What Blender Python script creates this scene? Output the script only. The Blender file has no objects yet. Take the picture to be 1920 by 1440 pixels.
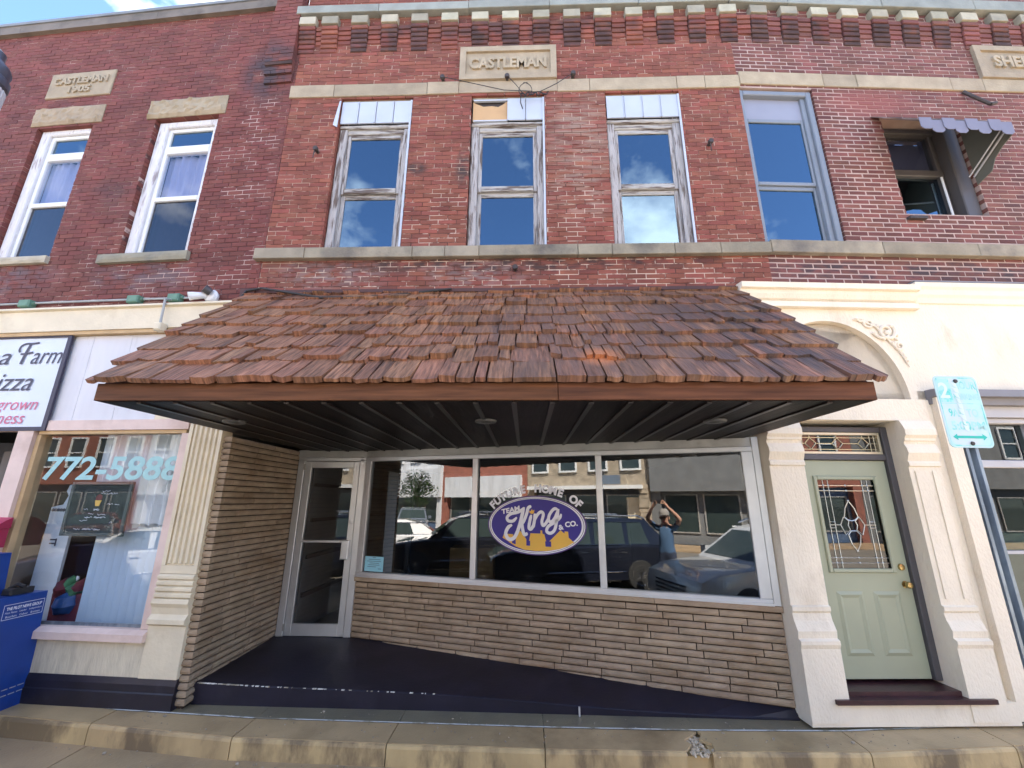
import bpy, math, random
from mathutils import Matrix, Vector, noise

random.seed(11)
R = math.radians
SC = bpy.context.scene
COL = SC.collection

# ------------------------------------------------------------------ camera
cd = bpy.data.cameras.new('camera')
cam = bpy.data.objects.new('camera', cd)
COL.objects.link(cam)
cd.sensor_width = 36.0
cd.lens = 14.96
cd.clip_start = 0.008
cd.clip_end = 2000
CAMP = Vector((0, -4.5, 1.88))
right = Vector((0.99948383, 0.03152949, 0.00616112))
fwd = Vector((-0.03203376, 0.96361189, 0.26537891))
up = right.cross(fwd)
cam.matrix_world = Matrix(((right.x, up.x, -fwd.x, CAMP.x), (right.y, up.y, -fwd.y, CAMP.y),
                           (right.z, up.z, -fwd.z, CAMP.z), (0, 0, 0, 1)))
SC.camera = cam

# ------------------------------------------------------------------ sky, sun, exposure
EL, AZ = R(52), R(45)
world = bpy.data.worlds.new('World')
SC.world = world
world.use_nodes = True
nt = world.node_tree
bg = nt.nodes['Background']
sky = nt.nodes.new('ShaderNodeTexSky')
sky.sky_type = 'NISHITA'
sky.sun_disc = False
sky.sun_elevation = EL
sky.sun_rotation = AZ
sky.ozone_density = 4.0
sky.dust_density = 0.0
sky.air_density = 0.65
bg.inputs[1].default_value = 0.08
tc = nt.nodes.new('ShaderNodeTexCoord')


def wnode(kind, **kw):
    n = nt.nodes.new(kind)
    for k, v in kw.items():
        setattr(n, k, v)
    return n


# broken cumulus over the whole sky
cmap = wnode('ShaderNodeMapping')
cmap.inputs['Location'].default_value = (0.31, 0.12, 0.0)
cmap.inputs['Scale'].default_value = (1.0, 1.0, 1.5)
nt.links.new(tc.outputs['Generated'], cmap.inputs[0])
cn = wnode('ShaderNodeTexNoise')
cn.inputs['Scale'].default_value = 2.6
cn.inputs['Detail'].default_value = 9
cn.inputs['Roughness'].default_value = 0.56
nt.links.new(cmap.outputs[0], cn.inputs['Vector'])
cr = wnode('ShaderNodeValToRGB')
cr.color_ramp.elements[0].position = 0.505
cr.color_ramp.elements[1].position = 0.68
nt.links.new(cn.outputs[0], cr.inputs[0])
cmix = wnode('ShaderNodeMix', data_type='RGBA')
cmix.inputs['B'].default_value = (6.4, 6.6, 6.9, 1)
nt.links.new(cr.outputs[0], cmix.inputs[0])
nt.links.new(sky.outputs[0], cmix.inputs['A'])
nt.links.new(cmix.outputs['Result'], bg.inputs[0])

ld = bpy.data.lights.new('sun', 'SUN')
ld.energy = 5.0
ld.angle = R(0.5)
ld.color = (1.0, 0.93, 0.83)
sun = bpy.data.objects.new('sun', ld)
COL.objects.link(sun)
sdir = Vector((math.sin(AZ) * math.cos(EL), math.cos(AZ) * math.cos(EL), math.sin(EL)))
sun.rotation_euler = sdir.to_track_quat('Z', 'Y').to_euler()
sun.location = (12, 12, 25)

vs = SC.view_settings
vs.view_transform = 'Standard'
vs.look = 'None'
vs.gamma = 1
vs.use_curve_mapping = False
vs.exposure = 3.2


# ------------------------------------------------------------------ mesh helpers
class MB:
    def __init__(self):
        self.v, self.f, self.mi, self.rnd = [], [], [], []
        self.M = None

    def add(self, verts, faces, mi=0, rnd=None):
        b = len(self.v)
        if self.M is not None:
            verts = [tuple(self.M @ Vector(p)) for p in verts]
        self.v.extend(verts)
        for f in faces:
            self.f.append(tuple(b + i for i in f))
            self.mi.append(mi)
            self.rnd.append(rnd if rnd is not None else 0.0)

    def box(self, x0, x1, y0, y1, z0, z1, mi=0, rnd=None, back=True):
        vs_ = [(x0, y0, z0), (x1, y0, z0), (x1, y1, z0), (x0, y1, z0),
               (x0, y0, z1), (x1, y0, z1), (x1, y1, z1), (x0, y1, z1)]
        fs = [(0, 1, 5, 4), (1, 2, 6, 5), (3, 0, 4, 7), (4, 5, 6, 7), (3, 2, 1, 0)]
        if back:
            fs.append((2, 3, 7, 6))
        self.add(vs_, fs, mi, rnd)

    def bev(self, x0, x1, y0, y1, z0, z1, c=0.01, mi=0):
        """box whose front (-y) edges are chamfered"""
        vs_ = [(x0, y1, z0), (x1, y1, z0), (x1, y1, z1), (x0, y1, z1),
               (x0, y0 + c, z0), (x1, y0 + c, z0), (x1, y0 + c, z1), (x0, y0 + c, z1),
               (x0 + c, y0, z0 + c), (x1 - c, y0, z0 + c), (x1 - c, y0, z1 - c), (x0 + c, y0, z1 - c)]
        fs = [(8, 9, 10, 11), (4, 5, 9, 8), (5, 6, 10, 9), (6, 7, 11, 10), (7, 4, 8, 11),
              (0, 1, 5, 4), (1, 2, 6, 5), (2, 3, 7, 6), (3, 0, 4, 7), (3, 2, 1, 0)]
        self.add(vs_, fs, mi)

    def prism(self, poly, y0, y1, mi=0):
        """polygon (x,z), counter-clockwise seen from -y, extruded from y0 (front) to y1"""
        n = len(poly)
        vs_ = [(x, y0, z) for x, z in poly] + [(x, y1, z) for x, z in poly]
        fs = [tuple(range(n)), tuple(range(2 * n - 1, n - 1, -1))]
        fs += [(i, n + i, n + (i + 1) % n, (i + 1) % n) for i in range(n)]
        self.add(vs_, fs, mi)

    def xprism(self, prof, x0, x1, mi=0):
        """profile of (y,z) points extruded along x"""
        n = len(prof)
        vs_ = [(x0, y, z) for y, z in prof] + [(x1, y, z) for y, z in prof]
        fs = [tuple(range(n - 1, -1, -1)), tuple(range(n, 2 * n))]
        fs += [(i, (i + 1) % n, n + (i + 1) % n, n + i) for i in range(n)]
        self.add(vs_, fs, mi)

    def zprism(self, poly, z0, z1, mi=0):
        n = len(poly)
        vs_ = [(x, y, z0) for x, y in poly] + [(x, y, z1) for x, y in poly]
        fs = [tuple(range(n - 1, -1, -1)), tuple(range(n, 2 * n))]
        fs += [(i, (i + 1) % n, n + (i + 1) % n, n + i) for i in range(n)]
        self.add(vs_, fs, mi)

    def tube(self, pts, r, k=8, mi=0, caps=True):
        pts = [Vector(p) for p in pts]
        rs = r if isinstance(r, (list, tuple)) else [r] * len(pts)
        n = len(pts)
        ref = None
        vs_ = []
        for i, p in enumerate(pts):
            t = (pts[min(i + 1, n - 1)] - pts[max(i - 1, 0)])
            t = t.normalized() if t.length > 1e-9 else Vector((0, 0, 1))
            if ref is None:
                ref = Vector((0, 0, 1)) if abs(t.z) < 0.9 else Vector((1, 0, 0))
            a = (ref - t * ref.dot(t))
            a = a.normalized() if a.length > 1e-6 else t.orthogonal().normalized()
            ref = a
            b = t.cross(a)
            for j in range(k):
                an = 2 * math.pi * j / k
                vs_.append(tuple(p + (a * math.cos(an) + b * math.sin(an)) * rs[i]))
        fs = []
        for i in range(n - 1):
            for j in range(k):
                j2 = (j + 1) % k
                fs.append((i * k + j, i * k + j2, (i + 1) * k + j2, (i + 1) * k + j))
        if caps:
            fs.append(tuple(range(k - 1, -1, -1)))
            fs.append(tuple(range((n - 1) * k, n * k)))
        self.add(vs_, fs, mi)

    def lathe(self, prof, o=(0, 0, 0), axis='z', k=20, mi=0):
        """prof: (radius, height) from low to high"""
        vs_, fs = [], []
        n = len(prof)
        for r_, h in prof:
            for j in range(k):
                a = 2 * math.pi * j / k
                c, s = r_ * math.cos(a), r_ * math.sin(a)
                p = {'z': (c, s, h), 'y': (s, h, c), 'x': (h, c, s)}[axis]
                vs_.append((p[0] + o[0], p[1] + o[1], p[2] + o[2]))
        for i in range(n - 1):
            for j in range(k):
                j2 = (j + 1) % k
                fs.append((i * k + j, i * k + j2, (i + 1) * k + j2, (i + 1) * k + j))
        fs.append(tuple(range(k - 1, -1, -1)))
        fs.append(tuple(range((n - 1) * k, n * k)))
        self.add(vs_, fs, mi)

    def mesh(self, name):
        me = bpy.data.meshes.new(name)
        me.from_pydata(self.v, [], self.f)
        if any(self.mi):
            me.polygons.foreach_set('material_index', self.mi)
        if any(self.rnd):
            at = me.attributes.new('rnd', 'FLOAT', 'FACE')
            at.data.foreach_set('value', self.rnd)
        me.update()
        return me


def link(name, me, parent=None, loc=None, rotz=0.0):
    o = bpy.data.objects.new(name, me)
    COL.objects.link(o)
    if parent is not None:
        o.parent = parent
    if loc is not None:
        o.location = loc
    if rotz:
        o.rotation_euler = (0, 0, rotz)
    return o


def obj(name, mb, mat, parent=None, smooth=False, loc=None, rotz=0.0):
    me = mb.mesh(name)
    for m_ in (mat if isinstance(mat, (list, tuple)) else [mat]):
        me.materials.append(m_)
    if smooth:
        me.polygons.foreach_set('use_smooth', [True] * len(me.polygons))
        me.set_sharp_from_angle(angle=R(38))
    return link(name, me, parent, loc, rotz)


def tag(o, label, cat, group=None):
    o['label'] = label
    o['category'] = cat
    if group:
        o['group'] = group
    return o


def thing(name, label, cat, loc=(0, 0, 0), rotz=0.0, group=None):
    return tag(link(name, None, None, loc, rotz), label, cat, group)


def part(name, parent, loc=None, rotz=0.0):
    return link(name, None, parent, loc, rotz)


def struct(o):
    o['kind'] = 'structure'
    return o


def one(name, mat, parent, *boxes, c=0.0):
    mb = MB()
    for b in boxes:
        if c:
            mb.bev(*b, c=c)
        else:
            mb.box(*b)
    return obj(name, mb, mat, parent)


def text_mesh(body, size, shear=0.0, offset=0.0, extrude=0.0, align='CENTER', spacing=1.0):
    """verts (x, y) in the text's own plane, plus faces"""
    cu = bpy.data.curves.new('lettering', 'FONT')
    cu.body = body
    cu.size = size
    cu.shear = shear
    cu.offset = offset
    cu.extrude = extrude
    cu.align_x = align
    cu.space_character = spacing
    cu.resolution_u = 4
    o = bpy.data.objects.new('lettering', cu)
    COL.objects.link(o)
    bpy.context.view_layer.update()
    dg = bpy.context.evaluated_depsgraph_get()
    me = bpy.data.meshes.new_from_object(o.evaluated_get(dg))
    vs_ = [tuple(v.co) for v in me.vertices]
    fs = [tuple(p.vertices) for p in me.polygons]
    bpy.data.objects.remove(o)
    bpy.data.curves.remove(cu)
    bpy.data.meshes.remove(me)
    return vs_, fs


def add_text(mb, body, x, z, y, size, wid=None, ang=0.0, mi=0, **kw):
    """text standing in the x-z plane at depth y, facing -y; (x,z) is its base line anchor"""
    vs_, fs = text_mesh(body, size, **kw)
    sx = 1.0
    if wid:
        w_ = max(v[0] for v in vs_) - min(v[0] for v in vs_)
        sx = wid / w_
    ca, sa = math.cos(ang), math.sin(ang)
    out = [(x + (v[0] * sx) * ca - v[1] * sa, y - v[2], z + (v[0] * sx) * sa + v[1] * ca) for v in vs_]
    mb.add(out, fs, mi)


# ------------------------------------------------------------------ materials
def mat(name, col, rough=0.7, var=0.12, scale=4.0, stretch=(1, 1, 1), bump=0.0, bscale=None, metal=0.0,
        rnd=0.0, stain=None, stain_scale=0.7, stain_at=(0.5, 0.7), spec=0.5, detail=6, col2=None, coat=0.0):
    m_ = bpy.data.materials.new(name)
    m_.use_nodes = True
    t = m_.node_tree
    b = t.nodes['Principled BSDF']
    b.inputs['Roughness'].default_value = rough
    b.inputs['Metallic'].default_value = metal
    b.inputs['Specular IOR Level'].default_value = spec
    b.inputs['Coat Weight'].default_value = coat
    g = t.nodes.new('ShaderNodeNewGeometry')
    mp = t.nodes.new('ShaderNodeMapping')
    mp.inputs['Scale'].default_value = stretch
    t.links.new(g.outputs['Position'], mp.inputs[0])
    n1 = t.nodes.new('ShaderNodeTexNoise')
    n1.inputs['Scale'].default_value = scale
    n1.inputs['Detail'].default_value = detail
    t.links.new(mp.outputs[0], n1.inputs['Vector'])
    mx = t.nodes.new('ShaderNodeMix')
    mx.data_type = 'RGBA'
    lo = [c * (1 - var) for c in col]
    hi = [min(1, c * (1 + var)) for c in (col2 or col)]
    mx.inputs['A'].default_value = (*lo, 1)
    mx.inputs['B'].default_value = (*hi, 1)
    rp = t.nodes.new('ShaderNodeMapRange')
    rp.inputs[1].default_value = 0.3
    rp.inputs[2].default_value = 0.7
    t.links.new(n1.outputs[0], rp.inputs[0])
    t.links.new(rp.outputs[0], mx.inputs[0])
    out = mx.outputs['Result']
    if stain:
        n2 = t.nodes.new('ShaderNodeTexNoise')
        n2.inputs['Scale'].default_value = stain_scale
        n2.inputs['Detail'].default_value = 8
        n2.inputs['Roughness'].default_value = 0.62
        t.links.new(mp.outputs[0], n2.inputs['Vector'])
        r2 = t.nodes.new('ShaderNodeMapRange')
        r2.inputs[1].default_value, r2.inputs[2].default_value = stain_at
        t.links.new(n2.outputs[0], r2.inputs[0])
        m2 = t.nodes.new('ShaderNodeMix')
        m2.data_type = 'RGBA'
        m2.inputs['B'].default_value = (*stain, 1)
        t.links.new(r2.outputs[0], m2.inputs[0])
        t.links.new(out, m2.inputs['A'])
        out = m2.outputs['Result']
    if rnd:
        a = t.nodes.new('ShaderNodeAttribute')
        a.attribute_name = 'rnd'
        oi = t.nodes.new('ShaderNodeObjectInfo')
        ad = t.nodes.new('ShaderNodeMath')
        ad.operation = 'ADD'
        t.links.new(a.outputs['Fac'], ad.inputs[0])
        t.links.new(oi.outputs['Random'], ad.inputs[1])
        fr = t.nodes.new('ShaderNodeMath')
        fr.operation = 'FRACT'
        t.links.new(ad.outputs[0], fr.inputs[0])
        hs = t.nodes.new('ShaderNodeHueSaturation')
        vr = t.nodes.new('ShaderNodeMapRange')
        vr.inputs[3].default_value = 1 - rnd
        vr.inputs[4].default_value = 1 + rnd * 0.8
        t.links.new(fr.outputs[0], vr.inputs[0])
        t.links.new(vr.outputs[0], hs.inputs['Value'])
        m7 = t.nodes.new('ShaderNodeMath')
        m7.operation = 'MULTIPLY'
        m7.inputs[1].default_value = 7.31
        t.links.new(fr.outputs[0], m7.inputs[0])
        f7 = t.nodes.new('ShaderNodeMath')
        f7.operation = 'FRACT'
        t.links.new(m7.outputs[0], f7.inputs[0])
        hr = t.nodes.new('ShaderNodeMapRange')
        hr.inputs[3].default_value = 0.5 - 0.012 * min(1, rnd * 2)
        hr.inputs[4].default_value = 0.5 + 0.016 * min(1, rnd * 2)
        t.links.new(f7.outputs[0], hr.inputs[0])
        t.links.new(hr.outputs[0], hs.inputs['Hue'])
        t.links.new(out, hs.inputs['Color'])
        out = hs.outputs[0]
    t.links.new(out, b.inputs['Base Color'])
    if bump:
        n3 = t.nodes.new('ShaderNodeTexNoise')
        n3.inputs['Scale'].default_value = bscale or scale * 5
        n3.inputs['Detail'].default_value = 5
        t.links.new(mp.outputs[0], n3.inputs['Vector'])
        bp = t.nodes.new('ShaderNodeBump')
        bp.inputs['Strength'].default_value = min(1, bump)
        bp.inputs['Distance'].default_value = 0.012
        t.links.new(n3.outputs[0], bp.inputs['Height'])
        t.links.new(bp.outputs[0], b.inputs['Normal'])
    m_['_out'] = 1
    return m_


def layer(m_, colour, centre, size, noise_scale=3.0, thresh=(0.45, 0.65), stretch=(1, 1, 1), amount=1.0):
    """adds a patch of wear of its own shape (an ellipsoid at a place, broken up by noise) over a material's colour"""
    t = m_.node_tree
    b = t.nodes['Principled BSDF']
    src = b.inputs['Base Color'].links[0].from_socket
    g = t.nodes.new('ShaderNodeNewGeometry')
    s = t.nodes.new('ShaderNodeVectorMath')
    s.operation = 'SUBTRACT'
    s.inputs[1].default_value = centre
    t.links.new(g.outputs['Position'], s.inputs[0])
    dv = t.nodes.new('ShaderNodeVectorMath')
    dv.operation = 'DIVIDE'
    dv.inputs[1].default_value = size
    t.links.new(s.outputs[0], dv.inputs[0])
    ln = t.nodes.new('ShaderNodeVectorMath')
    ln.operation = 'LENGTH'
    t.links.new(dv.outputs[0], ln.inputs[0])
    mr = t.nodes.new('ShaderNodeMapRange')
    mr.inputs[1].default_value, mr.inputs[2].default_value = 1.0, 0.4
    t.links.new(ln.outputs['Value'], mr.inputs[0])
    mp = t.nodes.new('ShaderNodeMapping')
    mp.inputs['Scale'].default_value = stretch
    t.links.new(g.outputs['Position'], mp.inputs[0])
    n = t.nodes.new('ShaderNodeTexNoise')
    n.inputs['Scale'].default_value = noise_scale
    n.inputs['Detail'].default_value = 6
    t.links.new(mp.outputs[0], n.inputs['Vector'])
    nr = t.nodes.new('ShaderNodeMapRange')
    nr.inputs[1].default_value, nr.inputs[2].default_value = thresh
    nr.inputs[4].default_value = amount
    t.links.new(n.outputs[0], nr.inputs[0])
    mu = t.nodes.new('ShaderNodeMath')
    mu.operation = 'MULTIPLY'
    t.links.new(mr.outputs[0], mu.inputs[0])
    t.links.new(nr.outputs[0], mu.inputs[1])
    mx = t.nodes.new('ShaderNodeMix')
    mx.data_type = 'RGBA'
    mx.inputs['B'].default_value = (*colour, 1)
    t.links.new(mu.outputs[0], mx.inputs[0])
    t.links.new(src, mx.inputs['A'])
    t.links.new(mx.outputs['Result'], b.inputs['Base Color'])
    return m_


def glass(name, tint=(0.86, 0.9, 0.92), ior=1.9, wav=0.0, coat=(1, 1, 1)):
    m_ = bpy.data.materials.new(name)
    m_.use_nodes = True
    t = m_.node_tree
    t.nodes.remove(t.nodes['Principled BSDF'])
    o = t.nodes['Material Output']
    tr = t.nodes.new('ShaderNodeBsdfTransparent')
    tr.inputs[0].default_value = (*tint, 1)
    gl = t.nodes.new('ShaderNodeBsdfGlossy')
    gl.inputs['Roughness'].default_value = 0.0
    gl.inputs['Color'].default_value = (*coat, 1)
    fr = t.nodes.new('ShaderNodeFresnel')
    fr.inputs[0].default_value = ior
    mx = t.nodes.new('ShaderNodeMixShader')
    gb = t.nodes.new('ShaderNodeNewGeometry')
    inv = t.nodes.new('ShaderNodeMath')
    inv.operation = 'SUBTRACT'
    inv.inputs[0].default_value = 1.0
    t.links.new(gb.outputs['Backfacing'], inv.inputs[1])
    ml = t.nodes.new('ShaderNodeMath')
    ml.operation = 'MULTIPLY'
    t.links.new(inv.outputs[0], ml.inputs[0])
    t.links.new(fr.outputs[0], ml.inputs[1])
    t.links.new(ml.outputs[0], mx.inputs[0])
    t.links.new(tr.outputs[0], mx.inputs[1])
    t.links.new(gl.outputs[0], mx.inputs[2])
    t.links.new(mx.outputs[0], o.inputs[0])
    if wav:
        n = t.nodes.new('ShaderNodeTexNoise')
        n.inputs['Scale'].default_value = 1.6
        n.inputs['Detail'].default_value = 1
        g = t.nodes.new('ShaderNodeNewGeometry')
        t.links.new(g.outputs['Position'], n.inputs['Vector'])
        bp = t.nodes.new('ShaderNodeBump')
        bp.inputs['Strength'].default_value = wav
        bp.inputs['Distance'].default_value = 0.02
        t.links.new(n.outputs[0], bp.inputs['Height'])
        t.links.new(bp.outputs[0], gl.inputs['Normal'])
    return m_


BRICK_MAIN = mat('brick red', (0.215, 0.064, 0.042), 0.85, 0.18, 3.5, rnd=0.24, bump=0.5, bscale=60,
                 stain=(0.07, 0.04, 0.035), stain_scale=0.9, stain_at=(0.55, 0.85))
BRICK_LEFT = mat('brick maroon', (0.155, 0.041, 0.031), 0.8, 0.15, 3.0, rnd=0.18, bump=0.4, bscale=60,
                 stain=(0.06, 0.035, 0.04), stain_scale=0.8, stain_at=(0.58, 0.85))
BRICK_RIGHT = mat('brick rose red', (0.165, 0.058, 0.047), 0.85, 0.2, 3.0, rnd=0.30, bump=0.5, bscale=60,
                  stain=(0.07, 0.04, 0.04), stain_scale=0.9, stain_at=(0.58, 0.85))
MORTAR_MAIN = mat('mortar patchy', (0.10, 0.04, 0.03), 0.95, 0.2, 6, stain=(0.52, 0.39, 0.31), stain_scale=4.2,
                  stain_at=(0.47, 0.54))
MORTAR_LEFT = mat('mortar maroon', (0.075, 0.026, 0.024), 0.95, 0.2, 6, stain=(0.46, 0.33, 0.29), stain_scale=3.4,
                  stain_at=(0.49, 0.57))
MORTAR_RIGHT = mat('mortar pale', (0.41, 0.30, 0.26), 0.95, 0.15, 4)
# washed-out efflorescence on the pier between the second and third window, soot and a new red patch
for q in (BRICK_MAIN,):
    layer(q, (0.30, 0.225, 0.175), (0.66, 0, 6.5), (0.55, 1, 0.95), 5, (0.42, 0.6), (0.5, 1, 4), 0.75)
    layer(q, (0.30, 0.225, 0.175), (0.66, 0, 5.6), (0.5, 1, 0.6), 5, (0.48, 0.62), (0.5, 1, 4), 0.6)
    layer(q, (0.2, 0.17, 0.165), (-2.3, 0, 4.55), (0.9, 1, 0.35), 6, (0.4, 0.62), (1, 1, 2.5), 0.7)
    layer(q, (0.22, 0.2, 0.19), (-0.6, 0, 4.5), (0.9, 1, 0.25), 6, (0.42, 0.62), (1, 1, 2.5), 0.6)
    layer(q, (0.035, 0.025, 0.025), (-0.2, 0, 4.62), (3.6, 1, 0.17), 5, (0.42, 0.6), (1, 1, 2), 0.85)
    layer(q, (0.05, 0.03, 0.03), (-0.2, 0, 8.35), (3.6, 1, 0.35), 4, (0.42, 0.6), (1, 1, 1), 0.7)
    layer(q, (0.06, 0.035, 0.03), (-1.4, 0, 6.0), (0.18, 1, 0.12), 6, (0.3, 0.5))
    layer(q, (0.06, 0.035, 0.03), (-0.78, 0, 6.0), (0.14, 1, 0.35), 6, (0.35, 0.5))
layer(BRICK_RIGHT, (0.24, 0.075, 0.062), (4.6, 0.3, 7.0), (0.8, 1, 0.28), 3, (0.2, 0.35))
layer(BRICK_RIGHT, (0.05, 0.035, 0.04), (4.5, 0.2, 4.5), (3.0, 1, 0.2), 5, (0.4, 0.6), (1, 1, 2), 0.9)
layer(MORTAR_RIGHT, (0.36, 0.18, 0.15), (4.6, 0.3, 7.0), (0.8, 1, 0.3), 3, (0.2, 0.4))
layer(BRICK_LEFT, (0.13, 0.095, 0.105), (-4.7, 0.1, 4.55), (1.0, 1, 0.3), 5, (0.40, 0.62), (1, 1, 2.5), 0.8)
layer(BRICK_LEFT, (0.13, 0.095, 0.105), (-6.6, 0.2, 4.6), (0.8, 1, 0.35), 5, (0.40, 0.62), (1, 1, 2.5), 0.8)
layer(BRICK_LEFT, (0.055, 0.035, 0.04), (-3.6, 0, 7.7), (0.5, 1, 0.6), 4, (0.35, 0.55))

SOOTBRICK = mat('sooted brick', (0.075, 0.036, 0.032), 0.9, 0.3, 5, rnd=0.35, bump=0.4, bscale=60, stain=(0.14, 0.045, 0.035),
                stain_scale=2.5, stain_at=(0.5, 0.62))
STONE = mat('sandstone', (0.36, 0.29, 0.20), 0.9, 0.14, 5, bump=0.5, bscale=40, stain=(0.22, 0.18, 0.14),
            stain_scale=1.4, stain_at=(0.58, 0.85), rnd=0.12)
STONE_GREY = mat('weathered limestone', (0.24, 0.25, 0.225), 0.9, 0.16, 4, bump=0.4, bscale=40,
                 stain=(0.16, 0.17, 0.16), stain_scale=1.6, stain_at=(0.52, 0.8), rnd=0.14)
STONE_SILL = mat('sooted sandstone', (0.30, 0.26, 0.19), 0.9, 0.18, 4, bump=0.5, bscale=40,
                 stain=(0.11, 0.10, 0.09), stain_scale=1.8, stain_at=(0.5, 0.75), rnd=0.18)
STONE_CAP = mat('pale limestone', (0.37, 0.335, 0.25), 0.9, 0.14, 6, bump=0.3, stain=(0.2, 0.2, 0.18),
                stain_scale=2.2, stain_at=(0.55, 0.8), rnd=0.32)
COPING = mat('grey metal coping', (0.17, 0.18, 0.19), 0.6, 0.15, 3)
COPING_FACE = mat('brown coping face', (0.15, 0.125, 0.105), 0.8, 0.2, 3, stain=(0.07, 0.06, 0.05), stain_scale=2)
OLDWOOD = mat('weathered paint', (0.42, 0.40, 0.39), 0.85, 0.15, 5, (14, 14, 1.2), bump=0.7, bscale=12,
              stain=(0.13, 0.10, 0.085), stain_scale=2.2, stain_at=(0.50, 0.60))
OLDWOODH = mat('weathered rail paint', (0.44, 0.42, 0.39), 0.85, 0.15, 5, (1.2, 14, 14), bump=0.7, bscale=12,
               stain=(0.13, 0.10, 0.085), stain_scale=2.2, stain_at=(0.48, 0.58))
WHITE_METAL = mat('white sheet metal', (0.46, 0.50, 0.57), 0.35, 0.05, 3)
BOARD = mat('tan fibreboard', (0.52, 0.33, 0.17), 0.9, 0.12, 3, stain=(0.28, 0.15, 0.07), stain_scale=3,
            stain_at=(0.56, 0.75))
WHITE = mat('white window paint', (0.74, 0.75, 0.74), 0.45, 0.05, 3)
WHITEWORN = mat('worn white paint', (0.68, 0.67, 0.68), 0.8, 0.08, 4, (10, 10, 1.5), bump=0.4, bscale=14,
                stain=(0.36, 0.31, 0.31), stain_scale=2, stain_at=(0.55, 0.66))
GREYBLUE = mat('blue grey frame', (0.20, 0.225, 0.26), 0.45, 0.06, 3)
BROWNFR = mat('dark bronze frame', (0.075, 0.065, 0.06), 0.5, 0.1, 3)
ALU = mat('brushed aluminium', (0.62, 0.62, 0.62), 0.38, 0.06, 5, metal=0.55)
ALU_WORN = mat('dull aluminium', (0.44, 0.43, 0.40), 0.5, 0.14, 3, metal=0.4, stain=(0.26, 0.24, 0.21),
               stain_scale=2, stain_at=(0.5, 0.8))
CREAM = mat('cream paint', (0.72, 0.63, 0.46), 0.7, 0.06, 4, bump=0.25, bscale=30, stain=(0.55, 0.46, 0.31),
            stain_scale=1.5, stain_at=(0.56, 0.8))
PEEL = mat('peeling cream', (0.64, 0.57, 0.43), 0.8, 0.08, 5, (5, 5, 1), bump=0.5, bscale=14,
           stain=(0.42, 0.36, 0.27), stain_scale=1.6, stain_at=(0.5, 0.72))
PINK = mat('pale pink paint', (0.72, 0.56, 0.49), 0.7, 0.06, 5, bump=0.2, stain=(0.55, 0.40, 0.33), stain_scale=1.4)
TANTRIM = mat('tan trim', (0.55, 0.38, 0.20), 0.8, 0.12, 5)
SIGNWHITE = mat('white sign board', (0.66, 0.66, 0.68), 0.6, 0.05, 2, (3, 3, 0.6), stain=(0.45, 0.42, 0.42),
                stain_scale=2.2, stain_at=(0.6, 0.85))
STUCCO = mat('cream stucco', (0.78, 0.69, 0.55), 0.9, 0.06, 3, (1, 1, 0.45), bump=0.6, bscale=55, stain=(0.55, 0.45, 0.33),
             stain_scale=2.4, stain_at=(0.55, 0.78))
BLACKBASE = mat('black painted base', (0.013, 0.011, 0.02), 0.45, 0.25, 5, bump=0.2, stain=(0.05, 0.045, 0.06),
                stain_scale=3, stain_at=(0.6, 0.8))
RAMP = mat('dark ramp paint', (0.012, 0.010, 0.022), 0.55, 0.3, 3, bump=0.15, bscale=25, stain=(0.035, 0.03, 0.045),
           stain_scale=1.6, stain_at=(0.55, 0.85))
CONC = mat('tan concrete', (0.47, 0.335, 0.18), 0.42, 0.16, 2.2, bump=0.25, bscale=45, stain=(0.25, 0.17, 0.085),
           stain_scale=1.3, stain_at=(0.5, 0.75), rnd=0.08)
CONC_GREY = mat('grey green concrete', (0.22, 0.19, 0.125), 0.4, 0.16, 2.5, bump=0.25, bscale=45,
                stain=(0.11, 0.10, 0.085), stain_scale=1.6, stain_at=(0.5, 0.8), rnd=0.06)
CURBFACE = mat('stained kerb face', (0.52, 0.37, 0.18), 0.6, 0.2, 4, (1, 1, 0.45), bump=0.3, bscale=40,
               stain=(0.20, 0.14, 0.075), stain_scale=2.6, stain_at=(0.47, 0.6), rnd=0.08)
PAVE = mat('lower pavement', (0.38, 0.27, 0.155), 0.42, 0.14, 1.8, bump=0.25, bscale=45, stain=(0.15, 0.115, 0.085),
           stain_scale=1.2, stain_at=(0.5, 0.75), rnd=0.08)
CAULK = mat('white caulk', (0.66, 0.66, 0.62), 0.8, 0.1, 9, stain=(0.3, 0.27, 0.2), stain_scale=5, stain_at=(0.5, 0.6))
ASPHALT = mat('asphalt', (0.15, 0.132, 0.108), 0.85, 0.2, 3, bump=0.3)
EARTH = mat('town ground', (0.14, 0.13, 0.10), 0.95, 0.2, 0.3)
ROMAN = mat('tan roman brick', (0.375, 0.280, 0.190), 0.85, 0.18, 6, (1, 1, 2), bump=0.8, bscale=38, rnd=0.10,
            stain=(0.24, 0.155, 0.085), stain_scale=1.6, stain_at=(0.5, 0.78))
ROMANJOINT = mat('dark brown joint', (0.04, 0.026, 0.016), 0.95, 0.2, 6)
SHAKE = mat('cedar shake', (0.205, 0.090, 0.047), 0.5, 0.5, 9, (6, 0.6, 0.6), bump=1.0, bscale=9, rnd=0.27, spec=0.4,
            col2=(0.265, 0.124, 0.068), stain=(0.045, 0.026, 0.02), stain_scale=1.3, stain_at=(0.56, 0.72))
layer(SHAKE, (0.075, 0.055, 0.050), (1.9, -1.0, 3.3), (1.5, 1.7, 1.7), 4, (0.36, 0.62), (3, 0.6, 0.6), 0.9)
layer(SHAKE, (0.17, 0.098, 0.072), (0.5, -1.0, 3.3), (1.5, 1.7, 1.7), 4, (0.36, 0.62), (3, 0.6, 0.6), 0.75)
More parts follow.
